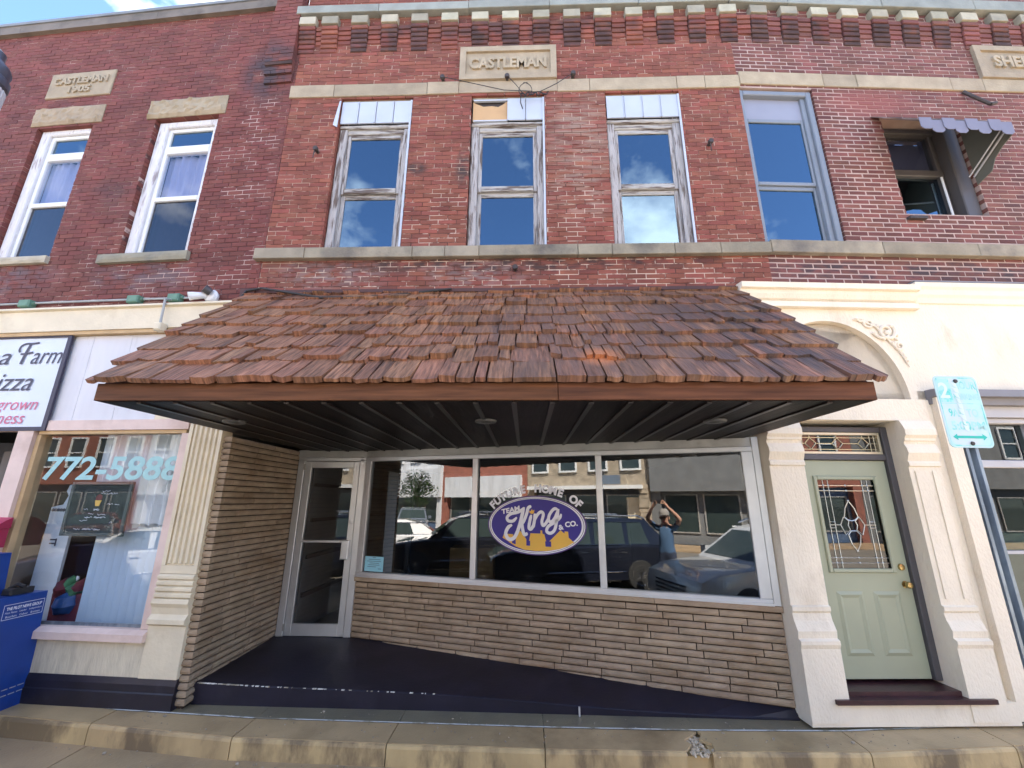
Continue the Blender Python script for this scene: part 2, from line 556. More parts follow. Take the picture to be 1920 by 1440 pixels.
layer(SHAKE, (0.46, 0.17, 0.07), (0.56, -1.44, 2.92), (0.19, 0.19, 0.19), 3, (0.1, 0.2), (1, 1, 1), 1.0)
FASCIA = mat('stained fascia', (0.135, 0.052, 0.024), 0.6, 0.45, 3, (0.5, 3, 9), spec=0.2, bump=0.25, bscale=8,
             stain=(0.06, 0.028, 0.02), stain_scale=0.9, stain_at=(0.52, 0.75), rnd=0.15)
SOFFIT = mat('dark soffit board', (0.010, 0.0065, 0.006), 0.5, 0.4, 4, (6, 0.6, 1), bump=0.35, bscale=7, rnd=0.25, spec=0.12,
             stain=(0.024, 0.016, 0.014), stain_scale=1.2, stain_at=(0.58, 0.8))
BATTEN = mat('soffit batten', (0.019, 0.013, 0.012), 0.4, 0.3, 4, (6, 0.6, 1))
LIGHTTRIM = mat('recessed lamp trim', (0.09, 0.085, 0.08), 0.4, 0.05, 3)
DARKIN = mat('dark interior', (0.05, 0.05, 0.055), 0.9, 0.2, 1)
INWALL = mat('unfinished inner wall', (0.22, 0.21, 0.20), 0.9, 0.15, 1.5)
INFLOOR = mat('inner floor', (0.10, 0.085, 0.07), 0.7, 0.2, 2)
GREENDOOR = mat('sage green paint', (0.335, 0.355, 0.25), 0.45, 0.04, 3)
DOORGREY = mat('charcoal trim', (0.075, 0.07, 0.075), 0.5, 0.1, 3)
CAME = mat('brass came', (0.62, 0.56, 0.40), 0.35, 0.1, 6, metal=0.6)
CAMESIL = mat('silver came', (0.62, 0.63, 0.60), 0.3, 0.1, 6, metal=0.7)
BRASS = mat('brass', (0.42, 0.32, 0.14), 0.25, 0.1, 6, metal=0.9)
MAROONSTEP = mat('oxblood threshold', (0.045, 0.016, 0.018), 0.35, 0.3, 6, bump=0.2)
HEADGREY = mat('grey moulding', (0.19, 0.185, 0.20), 0.5, 0.08, 4)
LILAC = mat('pale grey metal', (0.43, 0.425, 0.44), 0.5, 0.05, 4)
STRAWMETAL = mat('faded olive metal', (0.12, 0.115, 0.09), 0.6, 0.1, 4)
AWNMETAL = mat('awning underside', (0.16, 0.14, 0.135), 0.6, 0.1, 4)
VALANCE = mat('lavender valance', (0.18, 0.172, 0.22), 0.5, 0.06, 4)
IRON = mat('rusty iron', (0.05, 0.04, 0.038), 0.7, 0.3, 20)
BLACKRUB = mat('black cable', (0.02, 0.018, 0.018), 0.6, 0.2, 9)
GALV = mat('galvanised steel', (0.20, 0.24, 0.28), 0.42, 0.25, 9, (1, 1, 0.3), metal=0.6, stain=(0.33, 0.38, 0.42),
           stain_scale=9, stain_at=(0.5, 0.7))
CONDUIT = mat('grey conduit', (0.36, 0.37, 0.36), 0.5, 0.1, 6)
GREENBOX = mat('green junction box', (0.12, 0.23, 0.16), 0.6, 0.15, 9)
LAMPWHITE = mat('white lamp plastic', (0.74, 0.74, 0.74), 0.35, 0.05, 9)
GLASS_UP = glass('upper window glass', (0.25, 0.3, 0.36), 2.9, 0.07, (0.62, 0.84, 1.0))  # sky blue put into the reflection colour, deepening the mirrored sky
GLASS_SHOP = glass('shop window glass', (0.72, 0.75, 0.78), 2.0)
GLASS_SCREEN = glass('screened glass', (0.36, 0.36, 0.40), 1.7)
GLASS_SASH = glass('sash glass', (0.85, 0.87, 0.92), 1.9)
GLASS_LEFT = glass('left shop glass', (0.93, 0.95, 0.96), 1.45)
GLASS_DOOR = glass('door glass', (0.86, 0.88, 0.9), 1.7)
GLASS_DARK = glass('dark shop glass', (0.55, 0.62, 0.6), 1.7)
GLASS_TEX = glass('leaded glass', (0.5, 0.52, 0.55), 1.8, 0.1)
CURTAIN = mat('sheer curtain', (0.40, 0.40, 0.50), 0.9, 0.05, 3, (12, 12, 0.6))
BLIND = mat('pale blue blind', (0.55, 0.66, 0.78), 0.7, 0.05, 3)
PURPLE = mat('deep violet print', (0.03, 0.017, 0.25), 0.5, 0.05, 3)
VIOLET = mat('violet rim print', (0.07, 0.03, 0.18), 0.5, 0.05, 3)
PRINTWHITE = mat('white print', (0.80, 0.80, 0.86), 0.5, 0.04, 3)
PRINTBLACK = mat('black print', (0.015, 0.015, 0.02), 0.5, 0.05, 3)
GOLD = mat('golden print', (0.78, 0.46, 0.07), 0.5, 0.05, 3)
CYAN = mat('pale cyan print', (0.30, 0.62, 0.74), 0.6, 0.04, 3)
AQUA = mat('aqua number film', (0.34, 0.58, 0.58), 0.6, 0.04, 3)
INKGREY = mat('slate print', (0.06, 0.055, 0.085), 0.6, 0.05, 3)
ROSE = mat('rose print', (0.60, 0.16, 0.25), 0.6, 0.05, 3)
BANNER = mat('banner vinyl', (0.64, 0.70, 0.78), 0.5, 0.05, 1.6, (1, 1, 1), bump=0.3, bscale=3)
NAVYEDGE = mat('dark banner edge', (0.045, 0.04, 0.065), 0.6, 0.1, 3)
NEWSBLUE = mat('blue box paint', (0.008, 0.05, 0.27), 0.42, 0.12, 2.5, bump=0.1, stain=(0.01, 0.03, 0.15),
               stain_scale=2, stain_at=(0.55, 0.8))
POSTRED = mat('red mailbox paint', (0.42, 0.03, 0.08), 0.5, 0.1, 4)
CHALK = mat('chalkboard', (0.02, 0.03, 0.028), 0.9, 0.3, 5, stain=(0.045, 0.055, 0.055), stain_scale=6,
            stain_at=(0.52, 0.75))
BOARDFRAME = mat('green grey frame', (0.055, 0.075, 0.07), 0.5, 0.1, 4)
TOYRED = mat('red toy cloth', (0.14, 0.02, 0.025), 0.8, 0.25, 7)
TOYGREEN = mat('green toy cloth', (0.06, 0.19, 0.08), 0.8, 0.5, 14)
TOYBLUE = mat('blue plastic tub', (0.015, 0.07, 0.22), 0.4, 0.4, 10)
SIGNAQUA = mat('faded aqua sheeting', (0.40, 0.63, 0.61), 0.5, 0.08, 9, stain=(0.52, 0.60, 0.62), stain_scale=7,
               stain_at=(0.45, 0.62))
SIGNTEAL = mat('faded teal print', (0.10, 0.54, 0.48), 0.5, 0.12, 14, stain=(0.36, 0.62, 0.60), stain_scale=16,
               stain_at=(0.36, 0.5))
SIGNARROW = mat('teal arrow print', (0.0, 0.42, 0.34), 0.5, 0.1, 9)
SIGNPEEL = mat('peeled white scratch', (0.58, 0.68, 0.69), 0.6, 0.05, 9)
BARK = mat('bark', (0.10, 0.075, 0.055), 0.95, 0.3, 12)
LEAF = mat('leaf green', (0.05, 0.11, 0.025), 0.6, 0.5, 5, rnd=0.3)
FARBRICK = mat('far red brick', (0.30, 0.11, 0.075), 0.9, 0.2, 3, stain=(0.2, 0.08, 0.06), stain_scale=1)
FARWHITE = mat('far white siding', (0.62, 0.64, 0.66), 0.8, 0.08, 2, (3, 3, 0.5), stain=(0.45, 0.45, 0.45))
FARSTONE = mat('far rough stone', (0.36, 0.30, 0.22), 0.95, 0.25, 3, bump=1.0, bscale=5)
FARGREY = mat('far grey siding', (0.16, 0.165, 0.165), 0.8, 0.15, 2)
FARDARK = mat('far dark shopfront', (0.03, 0.032, 0.035), 0.5, 0.2, 2)
FARBLUE = mat('far blue trim', (0.08, 0.13, 0.22), 0.6, 0.1, 2)
CARDARK = mat('black car paint', (0.012, 0.013, 0.018), 0.18, 0.1, 3, coat=1.0)
CARNAVY = mat('navy car paint', (0.010, 0.012, 0.02), 0.18, 0.1, 3, coat=1.0)
CARSILVER = mat('silver car paint', (0.50, 0.52, 0.53), 0.28, 0.05, 3, metal=0.1, coat=1.0)
CARWHITE = mat('white car paint', (0.72, 0.72, 0.72), 0.3, 0.04, 3, coat=1.0)
CARGREY = mat('grey car paint', (0.22, 0.25, 0.29), 0.25, 0.05, 3, metal=0.5, coat=1.0)
CARGLASS = mat('tinted car glass', (0.035, 0.05, 0.048), 0.04, 0.1, 3)
TYRE = mat('tyre rubber', (0.02, 0.02, 0.02), 0.85, 0.1, 9)
CHROME = mat('chrome', (0.7, 0.7, 0.72), 0.12, 0.02, 3, metal=1.0)
REDLENS = mat('red lens', (0.35, 0.01, 0.01), 0.2, 0.05, 3)
HEADLENS = mat('clear lens', (0.6, 0.62, 0.64), 0.1, 0.05, 3)
SKIN = mat('skin', (0.46, 0.26, 0.18), 0.55, 0.06, 20)
SHIRT = mat('blue t-shirt', (0.05, 0.10, 0.18), 0.9, 0.08, 30)
JEANS = mat('dark trousers', (0.03, 0.04, 0.07), 0.9, 0.15, 40)
SHOE = mat('brown shoe', (0.06, 0.04, 0.03), 0.7, 0.1, 20)
CAPCLOTH = mat('cap cloth', (0.24, 0.22, 0.20), 0.9, 0.06, 40)
HAIR = mat('grey brown hair', (0.10, 0.075, 0.06), 0.8, 0.2, 60)


# ------------------------------------------------------------------ brickwork
def brick_wall(parent, x0, x1, z0, z1, holes, course, blen, joint, bmat, mmat, depth=0.10, keep=300, zoff=0.0,
               xoff=0.0, skip=None):
    """a wall face at local y = 0 with openings; a recessed mortar core and every brick as real geometry.
    The bricks nearest the viewer are objects of their own, the rest one joined part."""
    wall = part('upper_wall', parent)
    xs = sorted({x0, x1, *[h[0] - .006 for h in holes], *[h[1] + .006 for h in holes]})
    zs = sorted({z0, z1, *[h[2] - .006 for h in holes], *[h[3] + .006 for h in holes]})
    xs = [x for x in xs if x0 <= x <= x1]
    zs = [z for z in zs if z0 <= z <= z1]
    core = MB()
    for a, b in zip(xs, xs[1:]):
        for c, d in zip(zs, zs[1:]):
            mx_, mz_ = (a + b) / 2, (c + d) / 2
            if any(h[0] - .006 < mx_ < h[1] + .006 and h[2] - .006 < mz_ < h[3] + .006 for h in holes):
                continue
            core.box(a, b, 0.0035, 0.32, c, d)
    obj('mortar', core, mmat, wall)
    rows = int(math.ceil((z1 - z0) / course))
    cells = []
    for i in range(-1, rows + 1):
        za, zb = z0 + zoff + i * course, z0 + zoff + (i + 1) * course - joint
        za, zb = max(za, z0), min(zb, z1)
        if zb - za < course * 0.3:
            continue
        x = x0 + xoff - (blen / 2 if i % 2 else 0) - blen + random.uniform(-.012, .012)
        while x < x1:
            a, b = max(x, x0), min(x + blen - joint, x1)
            x += blen
            segs = [(a, b)]
            for q, h in enumerate(list(holes) + list(skip or ())):
                if (h[2] < (za + zb) / 2 < h[3]) if q < len(holes) else (h[2] <= za and zb <= h[3]):
                    nx = []
                    for s in segs:
                        if s[1] <= h[0] or s[0] >= h[1]:
                            nx.append(s)
                        else:
                            if s[0] < h[0]:
                                nx.append((s[0], h[0]))
                            if s[1] > h[1]:
                                nx.append((h[1], s[1]))
                    segs = nx
            for s in segs:
                if s[1] - s[0] > 0.012:
                    cells.append((s[0], s[1], za, zb))
    cl = parent.matrix_basis.inverted() @ CAMP
    full = [c for c in cells if c[1] - c[0] > blen - joint - .003 and c[3] - c[2] > course - joint - .003]
    full.sort(key=lambda c: ((c[0] + c[1]) / 2 - cl.x) ** 2 + ((c[2] + c[3]) / 2 - cl.z) ** 2)
    sel = set(full[:keep])
    proto = MB()
    L, H = blen - joint, course - joint
    proto.bev(-L / 2, L / 2, 0, depth, -H / 2, H / 2, c=0.004)
    me = proto.mesh('brick')
    me.materials.append(bmat)
    rest = MB()
    for c in cells:
        yo = random.uniform(-.003, .002)
        if c in sel:
            o = bpy.data.objects.new('brick', me)
            COL.objects.link(o)
            o.parent = wall
            o.location = ((c[0] + c[1]) / 2, yo, (c[2] + c[3]) / 2)
            o.rotation_euler = (0, random.uniform(-.004, .004), random.uniform(-.006, .006))
        else:
            dz = random.uniform(-.0012, .0012)
            rest.box(c[0], c[1], yo, depth, c[2] + dz, c[3] + dz, rnd=random.random(), back=False)
    o = obj('brick', rest, bmat, wall)
    o['kind'] = 'stuff'
    return wall


def shell(parent, x0, x1, zs, top, depth=9.0, front=0.34, mat_=None, bot=0.02):
    """side walls, back wall, floors and roof of a building behind its facade"""
    mb = MB()
    mb.box(x0, x0 + .1, front, depth, bot, top)
    mb.box(x1 - .1, x1, front, depth, bot, top)
    mb.box(x0 + .1, x1 - .1, depth - .1, depth, bot, top)
    for z in zs:
        mb.box(x0 + .1, x1 - .1, front, depth - .1, z - .12, z)
    return obj('building_shell', mb, mat_ or DARKIN, parent)


def stone_run(parent, name, m_, xs, y0, y1, z0, z1, gap=.005, c=.006):
    for a, b in zip(xs, xs[1:]):
        mb = MB()
        j = random.uniform(-.004, .003)
        mb.bev(a + gap / 2, b - gap / 2, y0 + j, y1, z0, z1, c=c)
        obj(name, mb, m_, parent)


def rock_face(x0, x1, y0, y1, z0, z1, nx, nz, amp, seed, margin=0.2):
    """a block with a hand-hewn front"""
    mb = MB()
    vs_, fs = [], []
    for j in range(nz + 1):
        for i in range(nx + 1):
            u, v = i / nx, j / nz
            e = min(u * nx, (1 - u) * nx, v * nz, (1 - v) * nz)
            d = amp * noise.noise(Vector((i * .9 + seed, j * .9, seed * 1.7))) if e > 0 else 0.0
            out = -(abs(d) + amp * .35) if e > 0 else 0.0
            vs_.append((x0 + (x1 - x0) * u, y0 + out, z0 + (z1 - z0) * v))
    w = nx + 1
    for j in range(nz):
        for i in range(nx):
            fs.append((j * w + i, j * w + i + 1, (j + 1) * w + i + 1, (j + 1) * w + i))
    mb.add(vs_, fs)
    mb.box(x0, x1, y0 + .001, y1, z0, z1)
    return mb


# ------------------------------------------------------------------ ground
gm = MB()
gm.box(-400, 400, -400, 400, -1.2, -0.9)
struct(obj('ground', gm, EARTH))
gm = MB()
gm.box(-70, 70, -15.3, -3.26, -1.0, -0.22)
struct(obj('road', gm, ASPHALT))
gm = MB()
gm.box(-70, 70, -18.3, -15.3, -1.0, -0.18)
struct(obj('far_pavement', gm, PAVE))
for sx in range(-14, 12, 3):
    gm = MB()
    gm.add([(sx - .06, -3.9, -.2155), (sx + .06, -3.9, -.2155), (sx + 3.66, -7.6, -.2155), (sx + 3.54, -7.6, -.2155)],
           [(0, 1, 2, 3)])
    struct(obj('parking_line', gm, CAULK))

# upper walk: kerb slabs with front edge bent to the lens bow in the image, a grey strip and the white caulk between
front = [(-8.4, .16), (-6.4, .02), (-5.1, -.14), (-3.77, -.276), (-2.41, -.432), (-1.12, -.472), (.146, -.49),
         (1.45, -.47), (2.69, -.425), (3.93, -.285), (5.2, -.14), (6.5, .02), (8.4, .2)]
inner = [(-8.4, .62), (-6.4, .42), (-5.1, .21), (-3.77, -.03), (-2.41, -.125), (-1.12, -.145), (.146, -.165),
         (1.45, -.158), (2.69, -.115), (3.93, .03), (5.2, .16), (6.5, .3), (8.4, .5)]
walk = struct(link('upper_walk', None))
lower = struct(link('lower_pavement', None))
strip = struct(link('grey_strip', None))
G = .004
for i in range(len(front) - 1):
    (xa, ya), (xb, yb) = front[i], front[i + 1]
    (_, ia), (_, ib) = inner[i], inner[i + 1]
    mb = MB()
    if i == 6:                                   # the slab with the broken joint at its right end
        poly = [(xa + G, ya), (xb - .20, yb - .004), (xb - .12, yb + .10), (xb - .16, yb + .16), (xb - .05, yb + .25),
                (xb - G, ib - .012), (xa + G, ia - .012)]
    elif i == 7:
        poly = [(xa + .03, ya + .0), (xb - G, yb), (xb - G, ib - .012), (xa + G, ia - .012), (xa + .02, ya + .26),
                (xa - .03, ya + .17), (xa + .05, ya + .11)]
    else:
        poly = [(xa + G, ya), (xb - G, yb), (xb - G, ib - .012), (xa + G, ia - .012)]
    mb.zprism(poly, -.02, 0.0 + random.uniform(-.003, .003))
    obj('slab', mb, CONC, walk)
    mb = MB()
    ra = xa + G
    rb = xb - (.20 if i == 6 else G)
    # kerb face with a rounded nose
    n_ = 5
    vs_ = []
    for (x_, y_) in ((ra, ya), (rb, yb)):
        vs_ += [(x_, y_ - .004, -.004), (x_, y_ - .016, -.012), (x_, y_ - .022, -.03), (x_, y_ - .028, -.22),
                (x_, y_ + .14, -.22), (x_, y_ + .14, -.021), (x_, y_ + .001, -.0205)]
    k = 7
    fs = [(j, (j + 1) % k, k + (j + 1) % k, k + j)[::-1] for j in range(k)] + [tuple(range(k)), tuple(range(2 * k - 1, k - 1, -1))]
    mb.add(vs_, fs)
    obj('kerb', mb, CURBFACE, walk)
    mb = MB()
    mb.add([(xa, ia - .011, .0035), (xb, ib - .011, .0035), (xb, ib + .009, .0035), (xa, ia + .009, .0035)], [(0, 1, 2, 3)])
    obj('caulk_line', mb, CAULK, walk)
    mb = MB()
    by = [1.0, .8, .55, .35, .2, .14, .14, .14, .16, .24, .33, .45, .6]
    mb.zprism([(xa + .002, ia + .008), (xb - .002, ib + .008), (xb - .002, by[i + 1]), (xa + .002, by[i])], -.04, -.001)
    obj('slab', mb, CONC_GREY, strip)
mb = MB()
for i in range(len(front) - 1):
    (xa, ya), (xb, yb) = front[i], front[i + 1]
    mb.zprism([(xa, ya + .02), (xb, yb + .02), (xb, 1.3), (xa, 1.3)], -.9, -.045)
struct(obj('walk_bed', mb, CURBFACE))
# the crumbled bit in the broken joint
cr_mb = MB()
for k in range(130):
    x_, y_ = 1.37 + random.gauss(0, .07), -.40 + random.uniform(-.09, .17)
    s = random.uniform(.004, .017)
    M_ = Matrix.Translation((x_, y_, -.036 + s * .6)) @ Matrix.Rotation(random.uniform(0, 6), 4, (random.random(), random.random(), 1))
    cr_mb.M = M_
    cr_mb.box(-s, s, -s * .7, s * .7, -s * .5, s * .5)
cr_mb.M = None

cr_o = obj('rubble', cr_mb, mat('broken concrete', (0.52, 0.43, 0.31), 0.95, 0.3, 20), None)
cr_o['kind'] = 'stuff'
cr_o['label'] = 'crumbled concrete in the broken kerb joint'
grit = MB()
for k in range(420):
    x_ = random.uniform(-5.5, 4.5)
    if random.random() < .6:
        y_, z_ = random.uniform(-.42, .02) + (.3 if x_ < -3.6 else 0), .003
    else:
        y_, z_ = random.uniform(-.62, -.5), -.148
    if abs(x_) > 3.2:
        y_ += .18
    s = random.uniform(.002, .006) * (2.2 if random.random() < .06 else 1)
    grit.M = Matrix.Translation((x_, y_, z_ + s * .4)) @ Matrix.Rotation(random.uniform(0, 6), 4, 'Z')
    grit.box(-s, s, -s * .7, s * .6, -s * .5, s * .5)
go = obj('grit', grit, mat('pale grit', (0.36, 0.31, 0.24), 0.95, 0.5, 30), None)
go['kind'] = 'stuff'
go['label'] = 'scattered grit on the tan kerb slabs'
# lower pavement slabs
jx = [-9, -6.6, -5.2, -3.74, -2.3, -.95, .47, 1.9, 3.3, 4.8, 6.4, 9]
for i in range(len(jx) - 1):
    for (ya, yb) in ((-1.75, .5), (-3.1, -1.755)):
        mb = MB()
        mb.zprism([(jx[i] + .004, ya), (jx[i + 1] - .004, ya), (jx[i + 1] - .004, yb if yb < 0 else -.05),
                   (jx[i] + .004, yb if yb < 0 else -.05)], -.2, -.15 + random.uniform(-.002, .002))
        obj('slab', mb, PAVE, lower)
mb = MB()
mb.box(-70, 70, -3.1, -.3, -.9, -.215)
mb.box(-70, 70, -3.26, -3.104, -.9, -.17)
struct(obj('street_kerb', mb, PAVE))

# ------------------------------------------------------------------ the middle building
main = thing('commercial_building', 'two-storey red brick building with wood-shingled canopy over a recessed dark storefront',
             'building', (0, 0, 0))
W1, W2, W3 = (-2.50, -1.52), (-.72, .26), (1.07, 2.045)  # facade coordinates back-projected from image pixels, neighbouring buildings likewise
WZ = (4.82, 7.19)
holes = [(W1[0], W1[1], *WZ), (W2[0], W2[1], *WZ), (W3[0], W3[1], *WZ)]
COURSE = .0645


blocked = [(-9, 9, 7.195, 7.405), (-9, 9, 4.675, 4.818), (-9, 9, 8.655, 8.80), (-.897, .432, 7.21, 7.99)]


brick_wall(main, -3.2, 2.84, 4.2, 9.32, holes, COURSE, .225, .0085, BRICK_MAIN, MORTAR_MAIN, skip=blocked)
mw = part('stone_trim', main)
stone_run(mw, 'stone_block', STONE, [-3.24, -2.62, -1.33, -.90], -.02, .1, 7.195, 7.405)
stone_run(mw, 'stone_block', STONE, [.435, .87, 2.03, 2.40, 2.86], -.02, .1, 7.195, 7.405)
stone_run(mw, 'stone_block', STONE_SILL, [-3.28, -2.66, -1.35, -.96, -.55, .62, 1.02, 1.75, 2.28, 2.86], -.07, .12, 4.675, 4.818)
stone_run(mw, 'stone_block', STONE_GREY, [-3.30, -2.10, -.80, .35, 1.60, 2.86], -.10, .1, 8.655, 8.80)
# name stone
ns = part('name_stone', main)
mb = MB()
mb.box(-.897, .432, -.012, .1, 7.21, 7.405)
mb.box(-.897, .432, -.015, .1, 7.41, 7.99)
mb.box(-.897, -.815, -.045, -.0155, 7.41, 7.99)
mb.box(.35, .432, -.045, -.0155, 7.41, 7.99)
mb.box(-.8145, .3495, -.045, -.0155, 7.905, 7.99)
mb.box(-.8145, .3495, -.045, -.0155, 7.41, 7.49)
obj('stone_slab', mb, STONE, ns)
mb = MB()
add_text(mb, 'CASTLEMAN', -.232, 7.612, -.02, .26, wid=1.06, offset=.009, extrude=.022)
obj('lettering', mb, STONE, ns)


def corbel(parent, x, wmat, cap):
    sooty = random.random() < .75
    c = part('corbel', parent, (x, 0, 0))
    for i in range(6):
        z0 = 8.005 + i * .0745
        pr = .014 + .011 * i
        mb = MB()
        jz = random.uniform(-.003, .003)
        mb.bev(0 + random.uniform(0, .008), .235 + random.uniform(-.006, .006), -pr, .05, z0 + jz, z0 + .066 + jz, c=.008)
        obj('brick', mb, SOOTBRICK if sooty and i < 5 else wmat, c)
    mb = MB()
    mb.bev(0, .235, -.085, .05, 8.462, 8.60, c=.004)
    obj('corbel_stone', mb, cap, c)
    mb = MB()
    for i in range(4):
        z0 = 8.15 + i * .0745
        mb.box(.245, .425, -.010 - .012 * i, .05, z0, z0 + .064, rnd=random.random())
    obj('brick_infill', mb, wmat, c)


for k in range(15):
    corbel(main, -3.347 + .4325 * k + (.107 if k == 0 else 0), BRICK_MAIN, STONE_CAP)


def old_window(x0, x1, panels):  # recessed frame and pane positions scaled about the camera from the wall plane
    w = part('window', main)
    one('casing', OLDWOOD, w, (x0 + .006, x0 + .105, .05, .16, 4.83, 6.70), c=.012)
    one('casing', OLDWOOD, w, (x1 - .105, x1 - .006, .05, .16, 4.83, 6.70), c=.012)
    mb = MB()
    mb.bev(x0 + .006, x1 - .006, .035, .16, 6.70, 6.755, c=.012)
    mb.bev(x0 + .105, x1 - .105, .07, .16, 6.63, 6.70, c=.01)
    obj('head_casing', mb, OLDWOODH, w)
    for k, (za, zb, yy) in enumerate(((5.70, 6.63, .09), (4.86, 5.70, .12))):
        xa, xb = x0 + .105, x1 - .105
        one('sash_stile', OLDWOOD, w, (xa, xa + .05, yy, yy + .04, za, zb), c=.006)
        one('sash_stile', OLDWOOD, w, (xb - .05, xb, yy, yy + .04, za, zb), c=.006)
        one('sash_rail', OLDWOODH, w, (xa + .05, xb - .05, yy, yy + .04, zb - .06, zb), c=.006)
        one('sash_rail', OLDWOODH, w, (xa + .05, xb - .05, yy - (.012 if k == 0 else 0), yy + .04, za, za + (.075 if k == 0 else .06)), c=.006)
        mb = MB()
        mb.box(xa + .045, xb - .045, yy + .018, yy + .024, za + .05, zb - .05)
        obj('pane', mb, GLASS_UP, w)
    n = 4
    pw = (x1 - x0 - .02) / n
    for i in range(n):
        if i not in panels:
            continue
        mb = MB()
        a = x0 + .01 + i * pw
        mb.box(a + .004, a + pw - .004, .012, .03, 6.76, 7.12)
        mb.box(a + pw - .012, a + pw - .004, .004, .012, 6.76, 7.12)
        obj('metal_panel', mb, WHITE_METAL, w)
    mb = MB()
    mb.box(x0 + .008, x1 - .008, .035, .07, 7.125, 7.188)
    obj('head_strip', mb, STONE_SILL, w)
    mb = MB()
    mb.box(x1 - .028, x1 - .003, -.004, .012, 4.83, 7.12)
    obj('edge_strip', mb, WHITE_METAL, w)
    return w


old_window(*W1, (0, 1, 2, 3))
w2 = old_window(*W2, (2, 3))
mb = MB()
mb.prism([(-.70, 6.77), (-.235, 6.77), (-.235, 7.11), (-.30, 7.05), (-.36, 7.01), (-.45, 7.03), (-.56, 7.02), (-.66, 7.07), (-.70, 7.10)], .04, .06)
obj('torn_board', mb, BOARD, w2)
one('dark_cavity', IRON, w2, (-.712, -.235, .065, .09, 6.76, 7.13))
one('batten', WHITE_METAL, w2, (-.235, -.215, .01, .03, 6.76, 7.12), (-.69, -.235, .02, .05, 6.757, 6.775), (-.69, -.235, .02, .05, 7.10, 7.122))
old_window(*W3, (0, 1, 2, 3))
mb = MB()
mb.prism([(-2.56, 6.70), (-2.50, 6.66), (-2.49, 7.10), (-2.51, 7.10)], -.03, -.024)
obj('bent_flashing', mb, WHITE_METAL, main)

# iron anchors in the brickwork and the loose wires hung from them
br = part('wall_anchor', main)


def anchor(x, z, drop=True):
    mb = MB()
    mb.tube([(x, .01, z), (x, -.07, z)], .022, 8)
    mb.lathe([(.03, -.085), (.034, -.07), (.034, -.05), (.03, -.04)], (x, 0, z), 'y', 10)
    if drop:
        mb.tube([(x - .01, -.07, z), (x - .012, -.075, z - .15)], .007, 6)
    obj('anchor_bolt', mb, IRON, br)


for ax, az, dr in ((-2.72, 6.28, 1), (2.34, 6.27, 1), (-1.12, 7.43, 0), (-.24, 7.42, 0), (.65, 7.44, 0), (-.12, 4.52, 0)):
    anchor(ax, az, dr)
wire = MB()
wire.tube([(-1.12, -.07, 7.43), (-.7, -.08, 7.29), (-.28, -.08, 7.16), (.1, -.08, 7.13)], .005, 5)
wire.tube([(-.24, -.07, 7.42), (-.12, -.08, 7.25), (-.03, -.08, 7.10)], .005, 5)
wire.tube([(.65, -.07, 7.44), (.42, -.08, 7.25), (.2, -.08, 7.12), (.0, -.08, 7.10)], .005, 5)
loop = [(-.02 + .10 * math.sin(a) + .05 * (a / 6), -.08, 7.16 + .12 * math.cos(a)) for a in [i * .35 for i in range(19)]]
wire.tube(loop, .005, 5)
wire.tube([(-.06 + .015 * i + .01 * math.sin(i * 2), -.085 + .012 * math.sin(i * 1.7), 7.08 + .022 * math.sin(i * 1.1)) for i in range(26)], .009, 5)
wire.tube([(-.05, -.08, 7.08), (-.06, -.08, 6.95), (-.03, -.08, 6.84), (-.055, -.08, 6.93)], .007, 5)
tag(obj('tangled_wire', wire, BLACKRUB), 'loose tangle of old wires hanging over the middle boarded window', 'wire')

# ---- canopy
can = part('canopy', main)
CA, CB = Vector((0, -1.66, 2.675)), Vector((0, .0, 4.205))
SD = (CB - CA).normalized()
SN = Vector((0, -SD.z, SD.y))
SL = (CB - CA).length
mb = MB()
mb.add([(-3.03, -1.64, 2.56), (2.33, -1.64, 2.56), (2.33, -.01, 2.56), (-3.03, -.01, 2.56),
        (-3.05, -1.64, 2.665), (2.34, -1.64, 2.665), (2.40, -.01, 4.17), (-3.25, -.01, 4.17)],
       [(0, 3, 2, 1), (0, 1, 5, 4), (4, 5, 6, 7), (1, 2, 6, 5), (3, 0, 4, 7), (2, 3, 7, 6)])
obj('canopy_deck', mb, FASCIA, can)
edges_l = [-3.10, -3.16, -3.18, -3.205, -3.225, -3.24, -3.25, -3.29, -3.31]
edges_r = [2.40, 2.41, 2.44, 2.46, 2.46, 2.455, 2.43, 2.42, 2.40]
rows = [-.045, .29, .56, .835, 1.10, 1.39, 1.68, 1.97, 2.17]
nsh = 0
